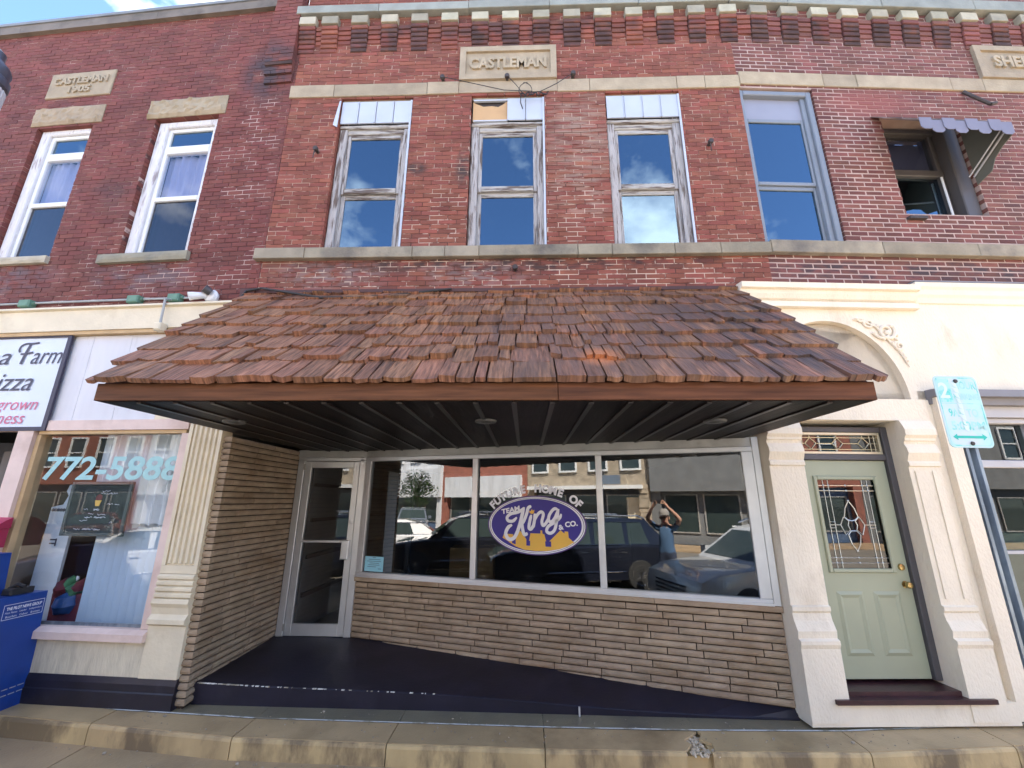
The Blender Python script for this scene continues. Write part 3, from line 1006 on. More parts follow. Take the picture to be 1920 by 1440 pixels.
for ri, s0 in enumerate(rows):
    x = edges_l[ri]
    xe = edges_r[ri]
    s_next = rows[ri + 1] if ri + 1 < len(rows) else SL + .02
    while x < xe - .02:
        w_ = random.choice((.09, .12, .15, .18, .2, .24, .28)) * random.uniform(.9, 1.1)
        if x > .0 and x < .7 and ri in (1, 2, 3):
            w_ *= .7
        if xe - (x + w_) < .09:
            w_ = xe - x
        a, b = x + .004, x + w_ - random.uniform(.004, .011)
        x += w_
        lo = s0 + random.uniform(-.06, .045) if ri else s0 + random.uniform(-.008, .008)
        hi = min(s_next + .16, SL + .01)
        th = random.uniform(.022, .05)
        base = .022 + .012 * random.random()
        skew = random.uniform(-.012, .012) if ri else 0.0
        curl = random.choice((0, 0, 0, .004, .009))
        nx = 4
        top, bot = [], []
        for i in range(nx + 1):
            u = i / nx
            xx = a + (b - a) * u
            ragged = random.uniform(-.006, .006) if 0 < i < nx else (0.008 if random.random() < .5 else 0)
            ridge = random.uniform(-.004, .004)
            for t_, s_ in ((0, lo + ragged + skew * (u - .5) * 2), (.45, lo + (hi - lo) * .45), (1, hi)):
                hgt = base + th * (1 - t_) + ridge * (1 - t_) + curl * (1 - t_) ** 2 * (2 * u - 1) ** 2
                p = CA + SD * s_ + SN * hgt
                top.append((xx, p.y, p.z))
                p = CA + SD * s_ + SN * (hgt - th * (1 - t_ * .8) - .003)
                bot.append((xx, p.y, p.z))
        mb = MB()
        nb = len(top)
        fs = []
        for i in range(nx):
            for j in range(2):
                q = i * 3 + j
                fs.append((q, q + 3, q + 4, q + 1))
            fs.append((i * 3, nb + i * 3, nb + (i + 1) * 3, (i + 1) * 3))
        for e, flip in ((0, False), (nx * 3, True)):
            for j in range(2):
                q = (e + j, e + j + 1, nb + e + j + 1, nb + e + j)
                fs.append(q[::-1] if flip else q)
        mb.add(top + bot, fs)
        obj('shingle', mb, SHAKE, can)
        nsh += 1
for a, b in ((-3.055, .22), (.224, 2.345)):
    mb = MB()
    mb.bev(a, b, -1.665, -1.645, 2.548, 2.672, c=.003)
    obj('fascia_board', mb, FASCIA, can)
one('fascia_board', FASCIA, can, (-3.055, -3.032, -1.642, -.02, 2.548, 2.66))
one('fascia_board', FASCIA, can, (2.331, 2.352, -1.642, -.02, 2.548, 2.66))
# soffit: broad dark boards running back to the glass, thin battens over the seams
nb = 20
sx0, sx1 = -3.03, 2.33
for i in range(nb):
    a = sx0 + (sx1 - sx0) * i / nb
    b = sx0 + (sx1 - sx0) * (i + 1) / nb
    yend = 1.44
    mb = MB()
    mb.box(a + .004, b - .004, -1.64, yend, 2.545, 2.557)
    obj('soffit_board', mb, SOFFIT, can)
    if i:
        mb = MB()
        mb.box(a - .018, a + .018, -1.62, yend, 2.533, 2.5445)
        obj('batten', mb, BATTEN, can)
for lx, ly in ((-2.55, -.9), (-.34, -.93), (1.58, -.94)):
    lp = part('recessed_light', can, (lx, ly, 2.53))
    mb = MB()
    mb.lathe([(.055, -.004), (.088, -.006), (.092, .004), (.092, .012)], k=24)
    obj('trim_ring', mb, LIGHTTRIM, lp, True)
    mb = MB()
    mb.lathe([(.0, -.016), (.03, -.014), (.052, -.006)], k=20)
    obj('lens', mb, LIGHTTRIM, lp, True)
one('flashing', mat('rust flashing', (0.07, 0.025, 0.02), 0.6, 0.3, 5), can, (-3.30, 2.40, -.045, -.012, 4.225, 4.265),
    (-3.36, -3.19, -.06, -.02, 4.16, 4.28))
cab = MB()
pts = [(-3.33, -.10, 4.10), (-3.28, -.07, 4.24), (-3.1, -.07, 4.275), (-2.75, -.13, 4.19), (-2.3, -.21, 4.075), (-1.9, -.19, 4.085),
       (-1.5, -.15, 4.13), (-1.15, -.09, 4.20), (-.86, -.05, 4.255)]
cab.tube(pts, .014, 8)
tag(obj('cable', cab, BLACKRUB), 'black cable sagging along the top of the shingled canopy', 'cable')

# ---- recessed entry: side wall, floor ramp, door, glazed front
def roman(parent, along, x0, x1, z0, z1, course=.0645, lens=(.28, .6), amp=.0065, floor=None, seed=0):
    """rock-faced long bricks; along(x, y, z) places a point (x along the wall, y outward negative)"""
    i = 0
    z = z0
    out = []
    while z < z1 - .02:
        za, zb = z, min(z + course - .0115, z1)
        z += course
        x = x0 - random.uniform(0, .3)
        while x < x1 - .001:
            L = random.uniform(*lens)
            a, b = max(x, x0), min(x + L - .010, x1)
            if x1 - (x + L) < .09:
                b = x1
                L = x1 - x + 1
            x += L
            if b - a < .03:
                continue
            fa, fb = (floor(a), floor(b)) if floor else (-9, -9)
            if zb < min(fa, fb) + .004:
                continue
            mb = MB()
            nx, nz = max(2, int((b - a) / .045)), 3
            vs_, fs = [], []
            for jz in range(nz + 1):
                for ix in range(nx + 1):
                    u, v = ix / nx, jz / nz
                    xx = a + (b - a) * u
                    zz = za + (zb - za) * v
                    if floor:
                        zz = max(zz, floor(xx) - .01)
                    edge = ix in (0, nx) or jz in (0, nz)
                    d = -.003 if edge else -(.008 + amp * (1 + noise.noise(Vector((xx * 11 + seed, zz * 31, seed)))))
                    vs_.append(along(xx, d, zz))
            w_ = nx + 1
            for jz in range(nz):
                for ix in range(nx):
                    fs.append((jz * w_ + ix, jz * w_ + ix + 1, (jz + 1) * w_ + ix + 1, (jz + 1) * w_ + ix))
            n0 = len(vs_)
            rim = [(a, za), (b, za), (b, zb), (a, zb)]
            rim = [(p, max(q, floor(p) - .01) if floor else q) for p, q in rim]
            vs_ += [along(p, .03, q) for p, q in rim]
            c0, c1, c2, c3 = 0, nx, nz * w_ + nx, nz * w_
            fs += [(c0, n0, n0 + 1, c1), (c1, n0 + 1, n0 + 2, c2), (c2, n0 + 2, n0 + 3, c3), (c3, n0 + 3, n0, c0)]
            mb.add(vs_, fs)
            obj('brick', mb, ROMAN, parent)
        i += 1


def ramp_z(x):                                   # height of the sloping entry floor along the bulkhead (local s)
    return .215 - .14 * max(0, min(1, x / 4.83)) ** 1.15


sw = part('entry_side_wall', main)
one('joint_core', ROMANJOINT, sw, (-3.29, -3.196, .012, 1.44, .0, 2.535))
roman(sw, lambda x, y, z: (-3.17 - y - .012, x, z), .0, 1.44, .03, 2.54, lens=(.34, .62), seed=3)
roman(sw, lambda x, y, z: (x, y - .004, z), -3.30, -3.172, .03, 2.54, lens=(.4, .5), seed=5)

wf = part('window_wall', main, (-2.222, 1.45, 0), R(-16.416))
WL = 4.80
bulk = part('bulkhead', main, (-2.222, 1.45, 0), R(-16.416))
mb = MB()
mb.box(.0, 4.86, .016, .16, -.02, .87)
obj('joint_core', mb, ROMANJOINT, bulk)
roman(bulk, lambda x, y, z: (x, y, z), .0, 4.86, .09 - .0645, .868, lens=(.26, .62), floor=ramp_z, seed=9)
for a, b in ((0, 1.22), (1.224, 2.5), (2.504, 3.7), (3.704, 4.87)):
    mb = MB()
    mb.bev(a, b, -.035, .15, .872, .925, c=.006)
    obj('sill_tile', mb, ROMAN, bulk)
# ramp
mb = MB()
c_, s_ = math.cos(R(16.416)), math.sin(R(16.416))
N_ = 14
vs_, fs = [], []
fl = [(-3.19, .095, .186), (-2.5, .085, .168), (-1.7, .08, .155), (-.9, .075, .142), (0, .068, .10), (.7, .062, .06), (1.5, .06, .028), (2.5, .05, .012)]


def fedge(x):
    for (xa, ya, za), (xb, yb, zb) in zip(fl, fl[1:]):
        if xa <= x <= xb:
            t_ = (x - xa) / (xb - xa)
            return ya + (yb - ya) * t_, za + (zb - za) * t_
    return fl[-1][1:]


for i in range(N_ + 1):
    x_ = -3.19 + (2.45 + 3.19) * i / N_
    yf, zf = fedge(x_)
    s_here = max(0, (x_ + 2.222) / c_)
    yb_ = 1.47 if x_ < -2.222 else 1.45 - (x_ + 2.222) * s_ / c_ + .02
    zb_ = .215 if x_ < -2.222 else ramp_z(s_here)
    yb_ = max(yb_, yf + .02)
    vs_ += [(x_, yf + .015, -.05), (x_, yf, zf - .008), (x_, yf + .01, zf), (x_, yb_, max(zb_, zf * .9))]
for i in range(N_):
    for j in range(3):
        q = i * 4 + j
        fs.append((q, q + 4, q + 5, q + 1))
mb.add(vs_, fs)
struct(obj('entry_ramp', mb, RAMP))
wm = MB()
for i in range(80):
    x_ = -3.15 + 2.3 * random.random() ** 1.7
    yf, zf = fedge(x_)
    L_ = random.uniform(.004, .035)
    d_ = random.uniform(.003, .012)
    wm.box(x_, x_ + L_, yf - .0015, yf + d_, zf - .002 - d_ * .5, zf + .0015)
ow = obj('worn_edge', wm, CAULK, None)
ow['kind'] = 'stuff'
ow['label'] = 'white scuffs along the dark entry step edge'
one('ramp_pin', ALU, main, (.475, .49, .035, .05, .0, .075))

# glazed wall
PZ0, PZ1 = .985, 2.40
mull = [(.10, 1.62), (1.69, 3.16), (3.23, 4.69)]
mb = MB()
for (xa, xb, za, zb) in ((.0, 4.80, .93, .985), (.0, 4.80, 2.40, 2.452), (.0, .10, .985, 2.40), (1.62, 1.69, .985, 2.40),
                         (3.16, 3.23, .985, 2.40), (4.69, 4.80, .985, 2.40)):
    mb.bev(xa, xb, -.028 if xb - xa < .2 else -.03, .05, za, zb, c=.005)
obj('frame', mb, ALU, wf)
one('sill_flashing', ALU, wf, (.0, 4.80, -.05, -.031, .926, .95))
one('header_panel', ALU_WORN, wf, (.0, 4.82, -.01, .05, 2.455, 2.55))
one('post_return', ALU, wf, (4.80, 4.86, -.035, .05, .93, 2.55))
for a, b in mull:
    one('pane', GLASS_SHOP, wf, (a - .02, b + .02, .0, .008, .965, 2.42))
# aluminium door
dr = part('entrance_door', main)
mb = MB()
for bx in ((-3.17, -3.08, 1.42, 1.5, .215, 2.43), (-2.30, -2.215, 1.42, 1.5, .215, 2.43), (-3.17, -2.215, 1.42, 1.5, 2.40, 2.455)):
    mb.bev(*bx, c=.006)
obj('door_frame', mb, ALU, dr)
one('header_panel', ALU_WORN, dr, (-3.19, -2.215, 1.43, 1.5, 2.458, 2.55))
mb = MB()
for bx in ((-3.075, -2.985, 1.435, 1.48, .22, 2.395), (-2.39, -2.305, 1.435, 1.48, .22, 2.395), (-2.985, -2.39, 1.435, 1.48, 2.31, 2.395),
           (-2.985, -2.39, 1.435, 1.48, .22, .36)):
    mb.bev(*bx, c=.005)
obj('door_leaf', mb, ALU, dr)
one('pane', GLASS_DOOR, dr, (-3.0, -2.375, 1.455, 1.462, .34, 2.33))
mb = MB()
mb.bev(-3.0, -2.37, 1.40, 1.434, 1.335, 1.365, c=.006)
mb.bev(-2.435, -2.335, 1.385, 1.434, 1.13, 1.37, c=.01)
obj('push_bar', mb, ALU, dr)
mb = MB()
mb.lathe([(.012, 1.42), (.03, 1.424), (.032, 1.436)], (-2.345, 0, 1.60), 'y', 16)
obj('lock', mb, ALU, dr, True)
one('hinge', ALU_WORN, dr, (-3.085, -3.06, 1.41, 1.434, 2.28, 2.36), (-3.085, -3.06, 1.41, 1.434, .28, .36))
# inside of the empty shop
ins = part('shop_interior', main)
mb = MB()
mb.box(-3.1, 2.6, 6.0, 6.08, .1, 2.6)
mb.box(2.42, 2.5, .4, 6.0, .1, 2.6)
obj('back_wall', mb, DARKIN, ins)
one('shop_floor', INFLOOR, ins, (-3.1, 2.4, 1.6, 6.0, .1, .2))
one('partition', INWALL, ins, (-3.12, -3.02, 1.6, 5.0, .2, 2.5))
for zz in (.62, 1.1, 1.58, 2.06):
    one('wall_stud', INFLOOR, ins, (-3.02, -2.99, 1.65, 4.9, zz, zz + .05))
one('stud_post', mat('raw timber', (0.22, 0.13, 0.07), .8, .2, 5), ins, (-2.78, -2.68, 2.5, 2.6, .2, 2.5))
one('shop_ceiling', DARKIN, ins, (-3.1, 2.4, 1.6, 6.0, 2.52, 2.58))
ck = MB()
ck.box(-1.05, -.45, 1.75, 2.2, .2, 1.25)
obj('cardboard_box', ck, mat('cardboard', (0.20, 0.13, 0.05), .9, .1, 3), ins)
mb = MB()
mb.box(-1.72, -1.66, 1.9, 1.96, .2, 2.5)
obj('inner_post', mb, FARDARK, ins)
shell(main, -3.16, 2.80, (4.22, 9.0), 9.05, bot=4.09)
one('shop_mass', DARKIN, main, (-3.16, 2.4, .36, 8.9, 2.60, 4.08))

# ---- the oval sticker and the blue notice on the glass
WFL = (-2.222, 1.45, 0)


def glass_thing(name, label, cat):
    return thing(name, label, cat, WFL, R(-16.416))


CX, CZ, EA, EB = 2.435, 1.612, .598, .332


def ell(a, b, y, k=72):
    pts = [(CX + a * math.cos(2 * math.pi * i / k), y, CZ + b * math.sin(2 * math.pi * i / k)) for i in range(k)]
    return pts


def disc(mb, a, b, y):
    p = ell(a, b, y)
    mb.add(p, [tuple(range(len(p)))])


logo = glass_thing('window_sticker', 'purple oval logo sticker with white script and golden houses on middle pane', 'sticker')
for nm, m_, a, b, y in (('rim', VIOLET, 1.0, 1.0, -.0035), ('white_ring', PRINTWHITE, .975, .96, -.0042), ('black_ring', PRINTBLACK, .955, .93, -.0049),
                        ('white_crescent', PRINTWHITE, .945, .915, -.0056)):
    mb = MB()
    disc(mb, EA * a, EB * b, y)
    obj(nm, mb, m_, logo)
mb = MB()
p = ell(EA * .915, EB * .885, -.0063)
p = [(x - .004, y, z + .002) for x, y, z in p]
mb.add(p, [tuple(range(len(p)))])
obj('violet_field', mb, PURPLE, logo)


def zx(x, y):                                    # pixels of the enlarged image to metres on the glass
    return CX + (x - 965) / 715 * EA, CZ - (y - 795) / 425 * EB


def catmull(pts, n=6):
    out = []
    for i in range(len(pts) - 1):
        p0, p1, p2, p3 = (Vector(pts[max(i - 1, 0)]), Vector(pts[i]), Vector(pts[i + 1]), Vector(pts[min(i + 2, len(pts) - 1)]))
        for j in range(n):
            t_ = j / n
            out.append(.5 * ((2 * p1) + (p2 - p0) * t_ + (2 * p0 - 5 * p1 + 4 * p2 - p3) * t_ * t_ + (3 * p1 - p0 - 3 * p2 + p3) * t_ ** 3))
    out.append(Vector(pts[-1]))
    return out


RIB = [0]


def ribbon(mb, pts, wid, ends=(.5, .5), y=-.0078):
    P_ = catmull([zx(*q) for q in pts])
    n = len(P_)
    RIB[0] += 1
    y = y - .00012 * RIB[0]
    vs_ = []
    for i, p in enumerate(P_):
        t_ = (P_[min(i + 1, n - 1)] - P_[max(i - 1, 0)]).normalized()
        nr = Vector((-t_.y, t_.x))
        u = i / (n - 1)
        k = min(1, ends[0] + u * 5, ends[1] + (1 - u) * 5)
        h = wid / 715 * EA / 2 * k
        vs_ += [(p.x + nr.x * h, y, p.y + nr.y * h), (p.x - nr.x * h, y, p.y - nr.y * h)]
    mb.add(vs_, [(2 * i, 2 * i + 1, 2 * i + 3, 2 * i + 2) for i in range(n - 1)])


mb = MB()
for poly in ([(478, 990), (500, 930), (635, 935), (640, 1010), (620, 1020), (620, 1068)],
             [(675, 985), (740, 880), (830, 1000), (830, 1090), (885, 1090), (885, 1140), (675, 1085)],
             [(885, 1020), (870, 1020), (890, 915), (1035, 915), (1035, 870), (1060, 870), (1062, 915), (1090, 925), (1115, 1020), (1100, 1020), (1105, 1110), (885, 1110)],
             [(1185, 1020), (1160, 1018), (1320, 860), (1375, 905), (1375, 875), (1425, 878), (1430, 960), (1510, 1030), (1480, 1035), (1400, 1085), (1185, 1110)],
             [(560, 1042), (675, 1080), (885, 1095), (1185, 1095), (1405, 1080), (1290, 1125), (1120, 1155), (965, 1162), (800, 1150), (680, 1110)]):
    pts = [zx(*q) for q in poly]
    mb.add([(x, -.0068 - .0001 * len(mb.f), z) for x, z in pts], [tuple(range(len(pts)))])
obj('gold_houses', mb, GOLD, logo)
mb = MB()
ribbon(mb, [(690, 690), (630, 745), (560, 740), (545, 690), (600, 640), (700, 615), (775, 575), (795, 545)], 44)
ribbon(mb, [(800, 540), (770, 650), (735, 790), (690, 920), (640, 995), (570, 1005), (525, 930), (560, 840), (620, 800)], 50)
ribbon(mb, [(905, 525), (860, 550), (835, 640), (795, 740), (765, 780)], 44)
ribbon(mb, [(765, 770), (775, 850), (800, 935), (850, 915)], 46)
ribbon(mb, [(905, 650), (880, 750), (870, 840), (905, 850), (950, 770)], 44)
ribbon(mb, [(960, 630), (950, 730), (930, 835)], 44)
ribbon(mb, [(940, 760), (985, 660), (1045, 605), (1080, 640), (1058, 740), (1075, 800), (1120, 760), (1150, 690)], 42)
ribbon(mb, [(1290, 570), (1235, 560), (1170, 640), (1155, 720), (1195, 745), (1250, 680), (1290, 570)], 42)
ribbon(mb, [(1300, 560), (1275, 700), (1240, 850), (1180, 905), (1125, 880), (1150, 810), (1240, 750), (1310, 690), (1335, 630)], 42)
obj('script_lettering', mb, PRINTWHITE, logo)
mb = MB()
pts = [zx(*q) for q in [(880, 620), (872, 590), (895, 600), (915, 565), (925, 592), (950, 575), (945, 625), (912, 640)]]
mb.add([(x, -.0095, z) for x, z in pts], [tuple(range(len(pts)))])
obj('gold_crown', mb, GOLD, logo)
mb = MB()
x_, z_ = zx(600, 615)
add_text(mb, 'TEAM', x_, z_, -.0078, .075, wid=.235, ang=.20, offset=.003, shear=.1)
x_, z_ = zx(1330, 850)
add_text(mb, '&', x_, z_, -.0078, .075, wid=.06, ang=.2, offset=.003)
x_, z_ = zx(1475, 802)
add_text(mb, 'CO.', x_, z_, -.0078, .078, wid=.145, ang=.15, offset=.003)
obj('small_lettering', mb, PRINTWHITE, logo)
mb = MB()
word = 'FUTURE HOME OF'
for i, ch in enumerate(word):
    if ch == ' ':
        continue
    an = 150 - (150 - 33) * (i + .1) / (len(word) - .8)
    a_ = R(an)
    px_, pz_ = CX + EA * 1.01 * math.cos(a_) * .98, CZ + EB * 1.13 * math.sin(a_)
    tx, tz = -EA * math.sin(a_), EB * 1.1 * math.cos(a_)
    add_text(mb, ch, px_, pz_, -.004, .122, ang=math.atan2(-tz, -tx), offset=.006)
    obj('letter', mb, PRINTWHITE, logo)
    mb = MB()
note = glass_thing('paper_notice', 'pale blue paper notice taped in the lower corner of the left pane', 'notice')
mb = MB()
mb.box(.125, .405, -.0045, -.003, .995, 1.175)
obj('paper', mb, CYAN, note)
mb = MB()
for i, (a, b) in enumerate(((.24, .29), (.18, .36), (.16, .37), (.2, .34), (.18, .35), (.17, .30), (.33, .38))):
    z_ = 1.158 - i * .022
    mb.add([(a, -.0055, z_), (b, -.0055, z_), (b, -.0055, z_ + .006), (a, -.0055, z_ + .006)], [(0, 1, 2, 3)])
obj('print_line', mb, FARBLUE, note)

# ------------------------------------------------------------------ left building
AL = R(-3.568)
lb = thing('commercial_building', 'maroon brick building with white upstairs windows and a pink and cream shopfront', 'building',
           (-3.2, 0, 0), AL)
L1, L2 = (-3.86, -2.97, 4.89, 7.06), (-1.99, -1.04, 4.86, 7.03)
brick_wall(lb, -6.6, -.005, 4.0, 8.93, [L1, L2], COURSE, .205, .0075, BRICK_LEFT, MORTAR_LEFT,
                skip=[(-3.905, -2.855, 7.565, 8.028), (-2.13, -.95, 7.035, 7.345), (-3.975, -2.85, 7.065, 7.375),
                      (-2.21, -.98, 4.735, 4.855), (-4.2, -2.945, 4.785, 4.885)])
cp = part('coping', lb)
for a, b in ((-6.6, -4.75), (-4.745, -2.4), (-2.395, -.43)):
    one('coping_face', COPING_FACE, cp, (a, b, -.06, .3, 8.92, 9.075))
one('coping_cap', COPING, cp, (-6.6, -.43, -.075, .32, 9.08, 9.135))
pr = part('corner_pier', lb)
mb = MB()
z = 7.48
i = 0
while z < 9.4:
    prj = .03 if z < 7.6 else (.06 if z < 7.75 else .085)
    xs_ = [-.45, -.245, -.04] if i % 2 else [-.45, -.345, -.145, -.04]
    for a, b in zip(xs_, xs_[1:]):
        mb.box(a + .003, b - .003, -prj + random.uniform(-.003, .003), .05, z, z + .057, rnd=random.random())
    z += COURSE
    i += 1
obj('brick', mb, BRICK_LEFT, pr)['kind'] = 'stuff'
one('pier_core', SOOTBRICK, pr, (-.445, -.045, -.078, .05, 7.748, 9.39), (-.445, -.045, -.024, .05, 7.482, 7.74))
for bx, sd_ in (((-2.13, -.95, 7.035, 7.345), 2), ((-3.975, -2.85, 7.065, 7.375), 7)):
    mb = rock_face(bx[0], bx[1], -.012, .2, bx[2], bx[3], 26, 8, .05, sd_)
    obj('lintel', mb, STONE, lb)
for bx, sd_ in (((-2.21, -.98, 4.735, 4.855), 4), ((-4.2, -2.945, 4.785, 4.885), 5)):
    mb = rock_face(bx[0], bx[1], -.05, .2, bx[2], bx[3], 14, 3, .02, sd_)
    obj('window_sill', mb, STONE_CAP, lb)
ds = part('date_stone', lb)
mb = MB()
mb.bev(-3.905, -2.855, -.02, .1, 7.565, 8.028, c=.008)
obj('stone_slab', mb, STONE, ds)
mb = MB()
add_text(mb, 'CASTLEMAN', -3.37, 7.80, -.02, .17, wid=.88, offset=.006, extrude=.02)
add_text(mb, '1905', -3.37, 7.635, -.02, .15, wid=.36, offset=.006, extrude=.02)
obj('lettering', mb, STONE, ds)


def white_window(h):
    x0, x1, z0, z1 = h
    w = part('window', lb)
    mb = MB()
    mb.bev(x0 + .005, x0 + .14, .06, .2, z0, z1 - .005, c=.012)
    mb.bev(x1 - .10, x1 - .005, .06, .2, z0, z1 - .005, c=.012)
    mb.bev(x0 + .14, x1 - .10, .06, .2, z1 - .10, z1 - .005, c=.012)
    obj('casing', mb, WHITEWORN, w)
    xa, xb = x0 + .14, x1 - .10
    mb = MB()
    for bx in ((xa, xa + .05, .10, .16, z0 + .005, z1 - .10), (xb - .04, xb, .10, .16, z0 + .005, z1 - .10),
               (xa + .05, xb - .04, .10, .16, z1 - .15, z1 - .10), (xa + .05, xb - .04, .095, .16, z1 - .52, z1 - .40),
               (xa + .05, xb - .04, .095, .16, z1 - 1.30, z1 - 1.235), (xa + .05, xb - .04, .10, .16, z0 + .005, z0 + .055)):
        mb.bev(*bx, c=.006)
    obj('frame', mb, WHITE, w)
    for za, zb in ((z1 - .41, z1 - .14), (z1 - 1.245, z1 - .51), (z0 + .045, z1 - 1.29)):
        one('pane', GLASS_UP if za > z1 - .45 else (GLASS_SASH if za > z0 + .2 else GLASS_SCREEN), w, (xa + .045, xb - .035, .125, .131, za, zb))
    mb = MB()
    n = 40
    vs_ = []
    for i in range(n + 1):
        u = i / n
        xx = xa + .03 + (xb - xa - .06) * u
        yy = .19 + .018 * math.sin(u * 34) + .012 * math.sin(u * 13)
        vs_ += [(xx, yy, z0 + .03), (xx, yy, z1 - .5)]
    mb.add(vs_, [(2 * i, 2 * i + 2, 2 * i + 3, 2 * i + 1) for i in range(n)])
    obj('curtain', mb, CURTAIN, w, True)


white_window(L1)
white_window(L2)
shell(lb, -6.58, -.72, (3.98, 8.9), 8.9)
# shopfront
sf = part('shopfront', lb)
mb = MB()
mb.xprism([(-.10, 3.80), (.05, 3.80), (.05, 4.13), (-.13, 4.10), (-.135, 4.075), (-.10, 4.06)], -6.6, -.06)
obj('cornice_board', mb, CREAM, sf)
one('tan_moulding', TANTRIM, sf, (-6.6, -.06, -.085, .05, 3.755, 3.797))
xb_ = -.9
for a, b in ((-6.6, -4.6), (-4.6, -3.5), (-3.5, -2.4), (-2.4, -1.95), (-1.95, -1.45), (-1.45, -.93)):
    one('sign_board', SIGNWHITE, sf, (a + .002, b - .002, -.02, .03, 2.73, 3.752))
one('end_board', CREAM, sf, (-.928, -.06, -.022, .03, 2.73, 3.752))
one('header', PINK, sf, (-6.6, -.47, -.05, .05, 2.615, 2.727))
one('tan_moulding', TANTRIM, sf, (-2.30, -.50, -.03, .05, 2.575, 2.612))
one('window_jamb', PINK, sf, (-2.53, -2.33, -.06, .12, .0, 2.61))
one('window_jamb', PINK, sf, (-.535, -.45, -.045, .1, .66, 2.572))
one('tan_moulding', TANTRIM, sf, (-2.328, -2.275, -.02, .1, .66, 2.572))
mb = MB()
mb.xprism([(-.09, .555), (.1, .555), (.1, .655), (-.04, .655), (-.09, .62)], -2.33, -.45)
obj('window_sill', mb, PINK, sf)
one('stall_riser', PEEL, sf, (-2.33, -.45, -.03, .1, .24, .553))
mb = MB()
mb.xprism([(-.06, .0), (.1, .0), (.1, .25), (-.035, .25), (-.05, .2), (-.05, .14), (-.06, .13)], -2.33, -.055)
obj('black_plinth', mb, BLACKBASE, sf)
swn = part('shop_window', lb)
one('pane', GLASS_LEFT, swn, (-2.28, -.53, .035, .042, .655, 2.58))
mb = MB()
add_text(mb, '772-5888', -1.375, 2.085, .031, .345, wid=1.64, offset=.008, shear=.08)
obj('phone_number', mb, AQUA, swn)
one('gasket', GALV, swn, (-2.27, -.53, .02, .034, .656, .685))
# pilaster
pl = part('pilaster', lb)
mb = MB()
mb.box(-.45, -.06, -.05, .1, .252, .70)
mb.xprism([(-.05, .702), (-.085, .72), (-.085, .76), (-.05, .80), (-.06, .86), (-.085, .90), (-.075, .94), (.1, .94), (.1, .702)], -.45, -.06)
for k in range(4):
    mb.xprism([(-.05, .942 + k * .055), (-.068, .955 + k * .055), (-.068, .98 + k * .055), (-.05, .995 + k * .055), (.1, .995 + k * .055), (.1, .942 + k * .055)], -.45, -.06)
mb.box(-.45, -.06, -.05, .1, 1.165, 1.24)
mb.box(-.45, -.41, -.05, .1, 1.242, 2.75)
mb.box(-.10, -.06, -.05, .1, 1.242, 2.75)
mb.box(-.41, -.10, -.028, .1, 1.242, 2.75)
obj('pilaster_shaft', mb, CREAM, pl)
for k in range(5):
    a = -.40 + k * .06
    mb = MB()
    mb.xprism([(-.028, 0), (-.047, 0), (-.028, 0)], 0, .001)
    mb = MB()
    mb.add([(a, -.0285, 1.25), (a + .045, -.0285, 1.25), (a + .034, -.048, 1.26), (a + .011, -.048, 1.26),
            (a, -.0285, 2.75), (a + .045, -.0285, 2.75), (a + .034, -.048, 2.74), (a + .011, -.048, 2.74)],
           [(0, 1, 2, 3), (3, 2, 6, 7), (1, 5, 6, 2), (0, 3, 7, 4), (4, 7, 6, 5)])
    obj('reed', mb, CREAM, pl)
# door recess at the far left and the inside of the shop
one('recess', DARKIN, sf, (-6.6, -2.53, .9, 1.0, .0, 2.61))
one('door_leaf', BROWNFR, sf, (-3.5, -2.56, .55, .6, .02, 2.45))
one('porch_floor', CONC_GREY, sf, (-6.6, -2.53, -.02, 1.0, .0, .06))
li = part('shop_interior', lb)
one('back_wall', mat('dim back wall', (0.10, 0.07, 0.06), .9, .3, 1.2), li, (-2.5, -.1, 2.6, 2.68, .4, 2.7))
one('shop_floor', INFLOOR, li, (-2.5, -.1, .1, 2.6, .5, .56))
one('shop_ceiling', mat('shop ceiling', (0.3, 0.26, 0.22), .9, .1, 1), li, (-2.5, -.1, .12, 2.6, 2.66, 2.72))
one('side_wall', mat('shop side wall', (0.25, 0.16, 0.10), .9, .1, 1), li, (-2.53, -2.47, .12, 2.6, .5, 2.7))
one('timber_frame', TANTRIM, li, (-1.78, -1.70, .5, .56, .56, 2.66))


def ltob(x, y, z):
    return (-3.2 + x * math.cos(AL) - y * math.sin(AL), x * math.sin(AL) + y * math.cos(AL), z)


def lthing(name, label, cat, x, y, z=0.0):
    return thing(name, label, cat, ltob(x, y, z), AL)


vb = lthing('vertical_blind', 'pale blue vertical blind half drawn inside the shop window with the phone number', 'blind', -1.1, .30, .56)
for k in range(10):
    mb = MB()
    a = -.47 + k * .095
    mb.M = Matrix.Translation((a, 0, 0)) @ Matrix.Rotation(R(14), 4, 'Z')
    mb.add([(-.056, .008, .05), (0, -.008, .05), (.056, .008, .05), (-.056, .008, 1.55), (0, -.008, 1.55), (.056, .008, 1.55)], [(0, 1, 4, 3), (1, 2, 5, 4)])
    obj('slat', mb, BLIND, vb, True)
one('head_rail', WHITE, vb, (-.52, .46, -.02, .02, 1.55, 1.59))
lc = MB()
n = 60
vs_ = []
for i in range(n + 1):
    u = i / n
    vs_ += [(-1.72 + .98 * u, .22 + .03 * math.sin(u * 52) + .01 * math.sin(u * 23), 1.6 - .02 * math.sin(u * 50)), (-1.72 + .98 * u, .22 + .022 * math.sin(u * 52), 2.63)]
lc.add([ltob(*p) for p in vs_], [(2 * i, 2 * i + 2, 2 * i + 3, 2 * i + 1) for i in range(n)])
tag(obj('curtain', lc, mat('white shop curtain', (0.72, 0.74, 0.76), 0.9, 0.05, 3, (12, 12, 0.6)), None, True), 'white gathered curtain behind the second half of the phone number', 'curtain')
